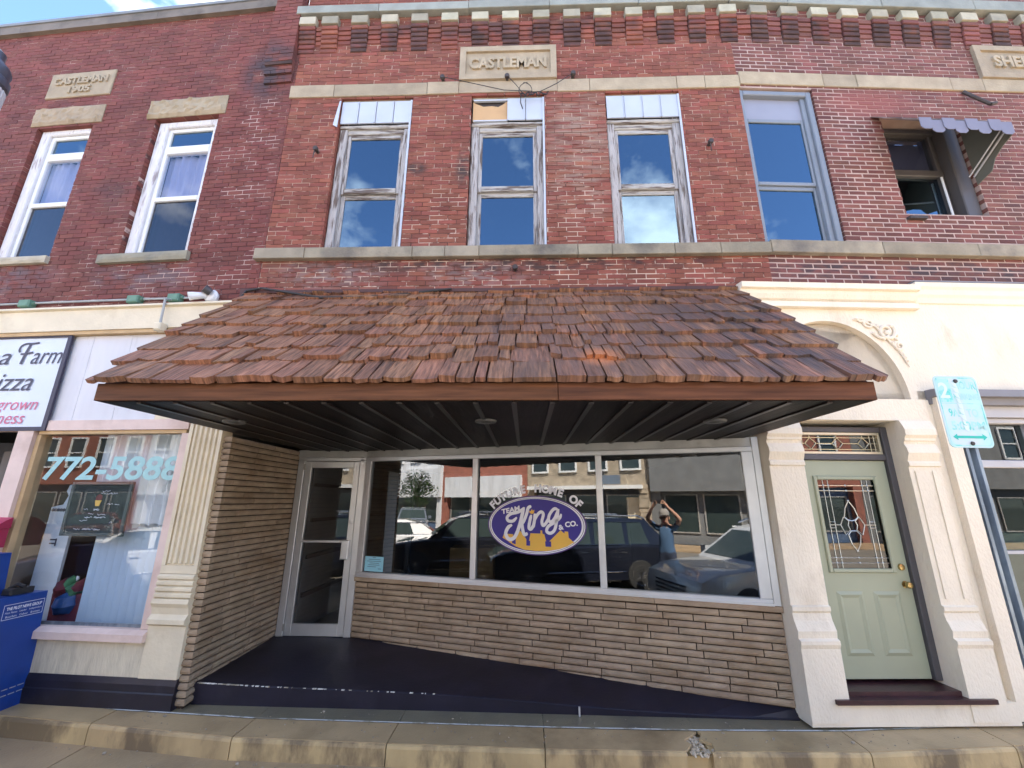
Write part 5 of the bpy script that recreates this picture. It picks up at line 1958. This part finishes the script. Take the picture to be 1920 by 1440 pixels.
cz0 = Z0 + SH / 2
plate = part('sign_plate', ps)
mb = MB()
mb.prism([(x, z + cz0) for x, z in rrect(SW, SH, .035)], .004, .0075)
obj('sheet', mb, SIGNAQUA, plate)
mb = MB()
o_, i_ = rrect(SW - .02, SH - .02, .03), rrect(SW - .034, SH - .034, .025)
n = len(o_)
mb.add([(x, .0033, z + cz0) for x, z in o_ + i_], [(k, (k + 1) % n, n + (k + 1) % n, n + k) for k in range(n)])
mb.add([(-SW / 2 + .02, .0033, cz0 + .055), (-.045, .0033, cz0 + .055), (-.045, .0033, cz0 + SH / 2 - .02), (-SW / 2 + .02, .0033, cz0 + SH / 2 - .02)], [(0, 1, 2, 3)])
mb.add([(-SW / 2 + .018, .0033, cz0 + .046), (SW / 2 - .018, .0033, cz0 + .046), (SW / 2 - .018, .0033, cz0 + .05), (-SW / 2 + .018, .0033, cz0 + .05)], [(0, 1, 2, 3)])
add_text(mb, 'HOUR', .055, cz0 + .145, .0033, .07, wid=.15, offset=.002)
add_text(mb, 'PARKING', .05, cz0 + .075, .0033, .055, wid=.17, offset=.002)
add_text(mb, '9AM TO', .0, cz0 - .035, .0033, .07, wid=.2, offset=.002)
add_text(mb, '5:00PM', .01, cz0 - .12, .0033, .075, wid=.23, offset=.002)
obj('print', mb, SIGNTEAL, plate)
mb = MB()
za = cz0 - .165
mb.prism([(-.115, za), (-.085, za - .02), (-.085, za - .008), (.085, za - .008), (.085, za - .02), (.115, za), (.085, za + .02), (.085, za + .008), (-.085, za + .008), (-.085, za + .02)], .0028, .0033)
obj('double_arrow', mb, SIGNARROW, plate)
mb = MB()
add_text(mb, '2', -.095, cz0 + .085, .0026, .14, offset=.003)
for k in range(9):
    z_ = cz0 + .19 - k * .035
    mb.add([(-.03 + random.uniform(-.012, .012), .0026 - .0001 * k, z_), (.0 + random.uniform(-.012, .015), .0026 - .0001 * k, z_ - .005), (.005, .0026 - .0001 * k, z_ - .04), (-.018, .0026 - .0001 * k, z_ - .03)], [(0, 3, 2, 1)])
obj('pale_print', mb, SIGNPEEL, plate)
for z_ in (cz0 + .195, cz0 - .205):
    mb = MB()
    mb.lathe([(.004, -.006), (.011, -.005), (.013, .002)], (.0, 0, z_), 'y', 12)
    obj('bolt', mb, IRON, plate)

nb_ = thing('newspaper_box', 'blue newspaper vending box with small white print at the left kerb', 'newspaper box', (-4.82, -.34, 0))
mb = MB()
# lower cabinet, flaring slightly at the foot; it faces +x
mb.add([(-.46, -.44, .0), (.02, -.44, .0), (.02, .42, .0), (-.46, .42, .0), (-.46, -.44, .1), (.01, -.44, .1), (.01, .42, .1), (-.46, .42, .1),
        (-.44, -.40, .98), (-.02, -.40, .98), (-.02, .40, .98), (-.44, .40, .98)],
       [(0, 3, 2, 1), (0, 1, 5, 4), (1, 2, 6, 5), (2, 3, 7, 6), (3, 0, 4, 7), (4, 5, 9, 8), (5, 6, 10, 9), (6, 7, 11, 10), (7, 4, 8, 11), (8, 9, 10, 11)])
obj('cabinet', mb, NEWSBLUE, nb_)
mb = MB()
mb.add([(-.44, -.38, .985), (-.22, -.38, .985), (-.22, .18, .985), (-.44, .18, .985), (-.44, -.38, 1.36), (-.26, -.38, 1.36), (-.26, .18, 1.36), (-.44, .18, 1.36)],
       [(0, 3, 2, 1), (0, 1, 5, 4), (1, 2, 6, 5), (2, 3, 7, 6), (3, 0, 4, 7), (4, 5, 6, 7)])
obj('upper_hood', mb, NEWSBLUE, nb_)
mb = MB()
mb.M = Matrix.Translation((-.0088, 0, .0)) @ Matrix.Rotation(R(-2), 4, 'Y') @ Matrix.Rotation(R(90), 4, 'Z')
yy = -.028
add_text(mb, 'THE PILOT NEWS GROUP', .215, .865, yy, .036, wid=.30, offset=.0012)
add_text(mb, 'Pilot News   Leader   Independent', .215, .835, yy, .022, wid=.31)
add_text(mb, 'Bourbon   Culver   Bremen', .215, .80, yy, .026, wid=.29)
for a, b, c, d in ((.04, .385, .785, .789), (.04, .385, .91, .914), (.04, .044, .789, .91), (.381, .385, .789, .91)):
    mb.add([(a, yy, c), (b, yy, c), (b, yy, d), (a, yy, d)], [(0, 1, 2, 3)])
mb.M = None
obj('lettering', mb, PRINTWHITE, nb_)
mb = MB()
mb.bev(-.16, -.06, .1, .3, .985, 1.04, c=.01)
mb.tube([(-.2, .2, 1.03), (-.12, .2, 1.07), (-.05, .2, 1.05)], .018, 8)
obj('coin_slot', mb, BLACKRUB, nb_)
mb = MB()
for z_ in (.12, .17):
    for k in range(12):
        a = -.4 + k * .066
        mb.box(.0125 - (z_ - .1) * .03, .0145 - (z_ - .1) * .03, a, a + .05, z_, z_ + .006)
obj('stripe', mb, LILAC, nb_)

sl = thing('street_lamp', 'fluted grey street lamp with a rounded cap at the upper left corner', 'street lamp', (-3.46, -2.5, -.24))
mb = MB()
mb.lathe([(.20, .0), (.2, .12), (.15, .2), (.13, .55), (.08, .62), (.07, 3.6), (.055, 4.1), (.075, 4.14), (.075, 4.2)], k=24)
obj('pole', mb, IRON, sl, True)
mb = MB()
k = 24
prof = [(.07, 4.21), (.085, 4.3), (.09, 4.66)]
for j in range(k):
    a = 2 * math.pi * j / k
    mb.tube([(r_ * math.cos(a), r_ * math.sin(a), h) for r_, h in prof], .014, 5)
mb.lathe(prof, k=24)
obj('globe', mb, LILAC, sl, True)
mb = MB()
mb.lathe([(.09, 4.66), (.108, 4.68), (.108, 4.73), (.094, 4.75), (.10, 4.80), (.09, 4.83), (.06, 4.86), (.05, 4.88), (.05, 4.93), (.02, 4.96)], k=24)
obj('cap', mb, mat('dark lamp cap', (.045, .045, .06), .4, .2, 9), sl, True)


# ------------------------------------------------------------------ across the street, seen in the glass
def far_building(name, label, x0, x1, y, h, wallm, storeys, shop, win_w=1.0, bays=3, sillz=3.9):
    b = thing(name, label, 'building', ((x0 + x1) / 2, y, -.18))
    hw = (x1 - x0) / 2 - .01
    one('wall', wallm, b, (-hw, hw, -8, .0, 2.9, h), (-hw, -hw + .5, -8, .0, 0, 2.9), (hw - .5, hw, -8, .0, 0, 2.9))
    one('cornice', STONE_CAP, b, (-hw, hw, .0, .25, h - .5, h - .15))
    one('shopfront', shop, b, (-hw + .5, hw - .5, -.6, -.3, 0, 2.9))
    for k in range(bays):
        cx_ = -hw + (k + .5) * 2 * hw / bays
        f = part('window', b, (cx_, 0, sillz))
        mbw = MB()
        for bx in ((-win_w / 2 - .1, -win_w / 2, .0, .09, 0, 1.9), (win_w / 2, win_w / 2 + .1, .0, .09, 0, 1.9), (-win_w / 2, win_w / 2, .0, .09, 1.8, 1.9), (-win_w / 2, win_w / 2, .0, .12, 0, .1),
                   (-win_w / 2, win_w / 2, .0, .07, .9, .96)):
            mbw.box(*bx)
        obj('frame', mbw, WHITE, f)
        one('pane', CARGLASS, f, (-win_w / 2, win_w / 2, .005, .02, .1, 1.8))
        n_s = max(1, int(2 * hw / bays / 1.9))
    n_s = max(2, int(2 * hw / 2.0))
    for k in range(n_s):
        cx_ = -hw + .5 + (k + .5) * (2 * hw - 1) / n_s
        ww = (2 * hw - 1) / n_s * .4
        f = part('shop_window', b, (cx_, -.3, .55))
        mbw = MB()
        for bx in ((-ww - .06, -ww, .0, .06, 0, 1.9), (ww, ww + .06, .0, .06, 0, 1.9), (-ww, ww, .0, .06, 1.85, 1.9), (-ww, ww, .0, .06, 0, .06)):
            mbw.box(*bx)
        obj('frame', mbw, ALU_WORN, f)
        one('pane', CARGLASS, f, (-ww, ww, .005, .02, .06, 1.85))
    return b


FY = -18.3
b1 = far_building('shop_building', 'white sided shop building across the street, reflected in the left pane', -25.5, -19.6, FY, 8.5, FARWHITE, 2, FARBLUE, bays=3, sillz=4.9)
one('sign_band', FARWHITE, b1, (-2.9, 2.9, .0, .2, 2.3, 4.4))
far_building('shop_building', 'brick shop building with white windows, mirrored in the left shop window', -36, -25.5, FY, 8.5, FARBRICK, 2, FARDARK, bays=5, sillz=3.9)
b2 = far_building('shop_building', 'red brick shop with a long white sign band, reflected in the glass', -19.6, -12.2, FY, 8.5, FARBRICK, 2, FARDARK, bays=3, sillz=4.7)
one('sign_band', FARWHITE, b2, (-3.3, 3.3, .0, .2, 2.3, 3.7))
b3 = far_building('shop_building', 'rough stone building with a white shop cornice, reflected in the glass', -12.2, -4.4, FY, 9.0, FARSTONE, 2, FARDARK, bays=4, sillz=3.75)
one('white_cornice', WHITE, b3, (-3.6, 3.6, .0, .55, 2.75, 2.95))
one('hanging_sign', CARGREY, b3, (1.0, 2.4, .3, .36, 3.0, 3.5))
mb = MB()
for z_ in range(12):
    s = random.uniform(-.04, .04)
    mb.bev(3.35 + s, 3.85, -.05, .22 + random.uniform(0, .06), .1 + z_ * .24, .1 + z_ * .24 + .225, c=.01)
obj('stone_pier', mb, FARSTONE, b3)
one('cream_panel', CREAM, b3, (2.5, 3.2, -.3, -.2, 0, 2.3), (2.2, 3.35, -.25, .2, 0, .75))
b4 = far_building('shop_building', 'dark grey sided building at the end of the row, reflected in the right pane', -4.4, 12, FY, 8.0, FARGREY, 2, FARGREY, bays=4, sillz=5.0)
one('sign_band', FARGREY, b4, (-8.1, 8.1, .0, .3, 2.6, 6.0))
far_building('shop_building', 'brick shop building mirrored in the green door glass', 12, 21, FY, 8.5, FARBRICK, 2, FARBLUE, bays=3, sillz=4.4)
far_building('shop_building', 'grey building far along the opposite row', 21, 44, FY, 8.5, FARGREY, 2, FARDARK, bays=8, sillz=4.6)
far_building('shop_building', 'brick building at the near end of the opposite row', -60, -36, FY, 9, FARBRICK, 2, FARDARK, bays=8, sillz=4.6)

tr = thing('street_tree', 'small leafy street tree on the far pavement, reflected in the left pane', 'tree', (-19.6, -15.9, -.18))
mb = MB()
mb.tube([(0, 0, 0), (.02, .03, .8), (-.03, 0, 1.4), (.04, .02, 2.2), (0, 0, 3.4)], [.11, .09, .08, .06, .02], 8)
for k in range(9):
    a = k * 2.4
    z_ = 1.3 + k * .2
    L_ = 1.0 - k * .05
    mb.tube([(0, 0, z_), (.5 * L_ * math.cos(a), .5 * L_ * math.sin(a), z_ + .35), (L_ * math.cos(a), L_ * math.sin(a), z_ + .6)], [.04, .025, .008], 5)
obj('trunk', mb, BARK, tr, True)
mb = MB()
for k in range(3400):
    u = random.random() ** .45
    a, e = random.uniform(0, 6.283), math.asin(random.uniform(-1, 1))
    lump = 1 + .28 * noise.noise(Vector((math.cos(a) * 1.7, math.sin(a) * 1.7, e * 1.6)))
    rr = u * lump
    c = Vector((1.25 * rr * math.cos(a) * math.cos(e), 1.25 * rr * math.sin(a) * math.cos(e), 2.75 + 1.35 * rr * math.sin(e)))
    if noise.noise(c * 1.6) < -.22:
        continue
    d1 = Vector((random.gauss(0, 1), random.gauss(0, 1), random.gauss(0, .6))).normalized()
    d2 = d1.orthogonal().normalized()
    s = random.uniform(.05, .10)
    mb.add([tuple(c - d1 * s), tuple(c + d2 * s * .5), tuple(c + d1 * s), tuple(c - d2 * s * .5)], [(0, 1, 2, 3)], rnd=random.random())
obj('crown', mb, LEAF, tr)['kind'] = 'stuff'


def car(label, loc, rot, paint, kind='suv', group='cars parked along the street'):
    """nose at local -x, wheels on z = 0"""
    L, W, H = (4.75, 1.88, 1.72) if kind == 'suv' else (4.6, 1.80, 1.46)
    c = thing('parked_car', label, 'car', loc, rot, group)
    hw = W / 2
    belt = 1.02 if kind == 'suv' else .92
    if kind == 'suv':
        body = [(0, .42), (.02, .30), (.5, .22), (4.3, .22), (4.72, .36), (4.75, .75), (4.70, 1.02), (3.9, 1.06), (1.35, 1.03), (1.15, 1.02), (.35, .93), (.06, .80), (0, .62)]
        cab = [(1.20, 1.02), (1.95, 1.56), (2.5, 1.68), (3.4, 1.70), (4.1, 1.66), (4.62, 1.05)]
    else:
        body = [(0, .40), (.03, .26), (.5, .18), (4.2, .18), (4.55, .32), (4.6, .65), (4.52, .92), (3.9, .96), (1.4, .93), (1.1, .92), (.35, .80), (.06, .68), (0, .52)]
        cab = [(1.15, .91), (2.05, 1.36), (2.6, 1.45), (3.2, 1.45), (3.75, 1.32), (4.35, .93)]
    mb = MB()
    n = len(body)
    rings = ((-hw + .10, .0), (-hw + .02, .0), (-hw, 0), (hw, 0), (hw - .02, 0), (hw - .10, 0))
    ring_in = (.08, .02, .0, .0, .02, .08)
    cx_, cz_ = L / 2, .62
    ys = (-hw, -hw + .03, -hw + .12, hw - .12, hw - .03, hw)
    ins_ = (.90, .97, 1.0, 1.0, .97, .90)
    vs_ = []
    for y_, k_ in zip(ys, ins_):
        for x_, z_ in body:
            vs_.append((cx_ + (x_ - cx_) * (1 - (1 - k_) * .35), y_, cz_ + (z_ - cz_) * k_))
    fs = [(r_ * n + i, r_ * n + (i + 1) % n, (r_ + 1) * n + (i + 1) % n, (r_ + 1) * n + i) for r_ in range(5) for i in range(n)]
    fs += [tuple(range(n - 1, -1, -1)), tuple(range(5 * n, 6 * n))]
    mb.add(vs_, fs)
    obj('body', mb, paint, c, True)
    mb = MB()
    m = len(cab)
    vs_ = []
    for sgn in (-1, 1):
        for x_, z_ in cab:
            t_ = (z_ - belt) / (H - belt)
            vs_.append((x_, sgn * (hw - .06 - .17 * max(0, t_)), z_))
    mb.add(vs_, [tuple(range(m)), tuple(range(2 * m - 1, m - 1, -1))] + [(i, m + i, m + (i + 1) % m, (i + 1) % m) for i in range(m)])
    obj('cabin', mb, paint, c, True)
    # glass, 4 mm proud of the cabin

    def yat(z_):
        return hw - .06 - .17 * max(0, (z_ - belt) / (H - belt)) + .004
    zt = H - .13
    xs_ = ((1.75, 2.55), (2.65, 3.45), (3.55, 4.1)) if kind == 'suv' else ((1.75, 2.55), (2.65, 3.5))
    for sgn in (-1, 1):
        for k, (a, b) in enumerate(xs_):
            zb_ = belt + .06
            a_top = a + (.28 if k == 0 else .02)
            b_top = b - (.15 if k == len(xs_) - 1 else .02)
            mb = MB()
            mb.add([(a - .15 if k == 0 else a, sgn * yat(zb_), zb_), (b, sgn * yat(zb_), zb_), (b_top, sgn * yat(zt), zt), (a_top, sgn * yat(zt), zt)], [(0, 1, 2, 3) if sgn < 0 else (3, 2, 1, 0)])
            obj('side_window', mb, CARGLASS, c)
    for (xa, za), (xb, zb), nm in ((cab[0], cab[1], 'windscreen'), (cab[-1], cab[-2], 'rear_window')):
        mb = MB()
        d = Vector((xb - xa, zb - za)).normalized()
        nrm = Vector((-d.y, d.x)) if nm == 'windscreen' else Vector((d.y, -d.x))
        P0 = Vector((xa, za)) + d * .10 + nrm * .006
        P1 = Vector((xb, zb)) - d * .03 + nrm * .006
        mb.add([(P0.x, -hw + .16, P0.y), (P0.x, hw - .16, P0.y), (P1.x, hw - .28, P1.y), (P1.x, -hw + .28, P1.y)], [(0, 1, 2, 3)])
        obj(nm, mb, CARGLASS, c)
    wr = .36 if kind == 'suv' else .32
    for x_ in (.92, L - .95):
        for sgn in (-1, 1):
            w_ = part('wheel', c, (x_, sgn * (hw - .09), wr))
            mb = MB()
            mb.lathe([(wr * .62, -.12), (wr * .95, -.11), (wr, -.07), (wr, .07), (wr * .95, .11), (wr * .62, .12)], (0, 0, 0), 'y', 24)
            obj('tyre', mb, TYRE, w_, True)
            mb = MB()
            for sg in (-1, 1):
                for q in range(10):
                    a_ = q * math.pi / 5
                    mb.tube([(.04 * math.cos(a_), sg * .112, .04 * math.sin(a_)), (wr * .62 * math.cos(a_), sg * .105, wr * .62 * math.sin(a_))], .014, 5)
                mb.lathe([(.0, sg * .122), (.05, sg * .118), (.055, sg * .10)], (0, 0, 0), 'y', 12)
            mb.lathe([(wr * .58, -.11), (wr * .64, -.122), (wr * .64, .122), (wr * .58, .11), (wr * .58, .0)], (0, 0, 0), 'y', 20)
            mb.lathe([(.02, -.05), (wr * .6, -.05), (wr * .6, .05), (.02, .05)], (0, 0, 0), 'y', 16, mi=1)
            obj('rim', mb, [CHROME, TYRE], w_, True)
    for sgn in (-1, 1):
        mb = MB()
        z_ = .76 if kind == 'suv' else .66
        mb.add([(.03, sgn * (hw - .12), z_ - .1), (.03, sgn * (hw - .48), z_ - .07), (.10, sgn * (hw - .45), z_ + .06), (.34, sgn * (hw - .05), z_ + .1), (.36, sgn * (hw - .015), z_ - .02)], [(0, 1, 2, 3, 4) if sgn > 0 else (4, 3, 2, 1, 0)])
        obj('headlight', mb, HEADLENS, c)
        mb = MB()
        mb.box(L - .18, L + .004, sgn * (hw - .06) - .08, sgn * (hw - .06) + .05, .78, 1.0)
        obj('tail_light', mb, REDLENS, c)
        mb = MB()
        mb.bev(1.42, 1.60, sgn * (hw + .09) - .10, sgn * (hw + .09) + .10, belt + .03, belt + .19, c=.03)
        obj('wing_mirror', mb, paint, c)
        mb = MB()
        for x_ in (2.25, 3.25):
            mb.box(x_, x_ + .2, sgn * (hw - .01) - .012, sgn * (hw - .01) + .022, belt - .14, belt - .11)
        obj('door_handle', mb, CHROME, c)
        mb = MB()
        zb_ = belt + .045
        mb.tube([(1.55, sgn * (yat(zb_) + .004), zb_), (2.6, sgn * (yat(zb_) + .006), zb_), (4.05, sgn * (yat(zb_) + .004), zb_)], .012, 5)
        mb.tube([(2.0, sgn * (yat(zt) + .004), zt + .02), (3.0, sgn * (yat(zt) + .004), zt + .025), (3.9, sgn * (yat(zt) + .004), zt + .01)], .010, 5)
        mb.tube([(1.4, sgn * (hw + .004), .45), (3.4, sgn * (hw + .004), .45)], .014, 5)
        obj('highlight_strip', mb, CHROME, c)['kind'] = 'stuff'  # bright strips added as stand-ins for missing highlights on the car sides
        if kind == 'suv':
            mb = MB()
            mb.tube([(2.1, sgn * (hw - .25), H - .04), (2.3, sgn * (hw - .25), H + .03), (3.9, sgn * (hw - .25), H + .03), (4.1, sgn * (hw - .25), H - .05)], .02, 6)
            obj('roof_rail', mb, CHROME, c)
    mb = MB()
    for k in range(4):
        mb.box(-.012, .04, -.5, .5, .45 + k * .07, .48 + k * .07)
    obj('grille', mb, CHROME, c)
    return c


ZR = -.22
ang = R(-45)
car('black sports utility car angle-parked facing the shops, seen whole in the left glass', (-8.0, -3.85, ZR), ang, CARDARK)
car('navy sports utility car angle-parked beside the photographer', (-4.3, -3.9, ZR), ang, CARNAVY)
car('silver car angle-parked with its bonnet mirrored in the right pane', (.40, -3.5, ZR), ang, CARSILVER)
car('white saloon car angle-parked farthest along the near kerb', (-11.9, -3.8, ZR), ang, CARWHITE, 'saloon')
car('grey sports utility car parked across the street under the tree', (-16.5, -12.6, ZR), R(225), CARGREY)
car('black saloon car parked across the street by the white shop', (-21.5, -12.6, ZR), R(225), CARDARK, 'saloon')


# ------------------------------------------------------------------ the photographer, seen in the glass
def skin_mesh(name, joints, bones, rad, root, sub=2):
    me = bpy.data.meshes.new(name)
    idx = {k: i for i, k in enumerate(joints)}
    me.from_pydata([joints[k] for k in joints], [(idx[a], idx[b]) for a, b in bones], [])
    o = bpy.data.objects.new(name, me)
    COL.objects.link(o)
    md = o.modifiers.new('skin', 'SKIN')
    sd_ = o.modifiers.new('sub', 'SUBSURF')
    sd_.levels = sd_.render_levels = sub
    for k, i in idx.items():
        r_ = rad[k]
        me.skin_vertices[0].data[i].radius = (r_, r_) if not isinstance(r_, tuple) else r_
        me.skin_vertices[0].data[i].use_root = (k == root)
    bpy.context.view_layer.update()
    dg = bpy.context.evaluated_depsgraph_get()
    nm = bpy.data.meshes.new_from_object(o.evaluated_get(dg))
    bpy.data.objects.remove(o)
    return nm


person = thing('person', 'person in cap and blue t-shirt holding a phone up with both hands', 'person', (0.02, -4.88, ZR))
person.scale = (1.06, 1.06, 1.06)
J, B, RD = {}, [], {}


def jt(n, p_, r_, par=None):
    J[n] = p_
    RD[n] = r_
    if par:
        B.append((par, n))


jt('pelvis', (0, 0, .95), .15)
jt('waist', (0, .0, 1.10), .145, 'pelvis')
jt('chest', (0, .0, 1.30), .165, 'waist')
jt('neckbase', (0, -.02, 1.47), .09, 'chest')
jt('neck', (0, .0, 1.55), .058, 'neckbase')
jt('head', (0, .02, 1.66), .088, 'neck')
jt('crown', (0, .02, 1.75), .08, 'head')
for s, sd_ in ((-1, 'l'), (1, 'r')):
    jt('shoulder' + sd_, (s * .18, -.01, 1.45), .07, 'neckbase')
    jt('elbow' + sd_, (s * .335, .10, 1.64), .048, 'shoulder' + sd_)
    jt('forearm' + sd_, (s * .27, .17, 1.735), .043, 'elbow' + sd_)
    jt('wrist' + sd_, (s * .165, .265, 1.87), .029, 'forearm' + sd_)
    jt('palm' + sd_, (s * .115, .285, 1.945), .036, 'wrist' + sd_)
    for f, (dx, dz, L_) in enumerate(((-.005, .045, .9), (-.02, .03, 1.0), (-.03, .01, .95), (-.032, -.012, .8))):
        jt(f'kn{f}{sd_}', (s * (.105 + dx * .4), .305, 1.96 + dz * .9), .0095, 'palm' + sd_)
        jt(f'fi{f}{sd_}', (s * (.100 + dx - .012 * L_), .332, 1.965 + dz), .0085, f'kn{f}{sd_}')
        jt(f'ft{f}{sd_}', (s * (.092 + dx - .03 * L_), .338, 1.967 + dz), .0075, f'fi{f}{sd_}')
    jt('th1' + sd_, (s * .095, .28, 1.915), .012, 'palm' + sd_)
    jt('th2' + sd_, (s * .078, .295, 1.935), .0095, 'th1' + sd_)
    jt('th3' + sd_, (s * .065, .305, 1.955), .008, 'th2' + sd_)
    jt('hip' + sd_, (s * .10, 0, .90), .105, 'pelvis')
    jt('knee' + sd_, (s * .115, .03, .50), .062, 'hip' + sd_)
    jt('calf' + sd_, (s * .12, .0, .33), .06, 'knee' + sd_)
    jt('ankle' + sd_, (s * .125, -.01, .09), .042, 'calf' + sd_)
    jt('toe' + sd_, (s * .15, .19, .045), .04, 'ankle' + sd_)
pm = skin_mesh('body', J, B, RD, 'pelvis')
for m_ in (SKIN, SHIRT, JEANS, SHOE):
    pm.materials.append(m_)
for f in pm.polygons:
    c = f.center
    mi = 0
    if c.z < .12:
        mi = 3
    elif c.z < 1.0 and abs(c.x) < .4:
        mi = 2
    elif c.z < 1.50 and abs(c.x) < .20:
        mi = 1
    elif .18 <= abs(c.x) < .30 and c.z < 1.60 and c.y < .1:
        mi = 1
    f.material_index = mi
    f.use_smooth = True
link('body', pm, person)
mb = MB()
mb.lathe([(.02, 1.58), (.06, 1.575), (.078, 1.60), (.09, 1.66), (.092, 1.70)], (0, -.005, 0), 'z', 14)
obj('hair', mb, HAIR, person, True)
mb = MB()
mb.lathe([(.104, 1.715), (.106, 1.75), (.095, 1.80), (.06, 1.84), (.01, 1.85)], (0, .02, 0), 'z', 18)
mb.add([(-.095, .06, 1.725), (.095, .06, 1.725), (.075, .19, 1.705), (-.075, .19, 1.705), (-.095, .06, 1.735), (.095, .06, 1.735), (.075, .19, 1.713), (-.075, .19, 1.713)],
       [(0, 3, 2, 1), (4, 5, 6, 7), (0, 1, 5, 4), (1, 2, 6, 5), (2, 3, 7, 6), (3, 0, 4, 7)])
obj('cap', mb, CAPCLOTH, person, True)
mb = MB()
for s in (-1, 1):
    mb.lathe([(.001, .108), (.011, .105), (.014, .095)], (s * .033, .0, 1.675), 'y', 10)
obj('eye', mb, PRINTBLACK, person, True)
mb = MB()
mb.tube([(0, .095, 1.685), (0, .118, 1.655), (0, .125, 1.64), (0, .1, 1.632)], [.008, .012, .015, .008], 7)
for s in (-1, 1):
    mb.tube([(s * .09, .02, 1.69), (s * .102, .01, 1.67), (s * .09, .02, 1.63)], [.008, .014, .008], 6)
obj('nose', mb, SKIN, person, True)
mb = MB()
mb.tube([(-.026, .095, 1.605), (0, .105, 1.60), (.026, .095, 1.605)], [.003, .007, .003], 6)
obj('mouth', mb, ROSE, person, True)
ph = MB()
ph.bev(-.078, .078, -4.532, -4.524, 1.845, 1.918, c=.002)
tag(obj('phone', ph, BLACKRUB), 'dark phone held up sideways in the hands of the person', 'phone')
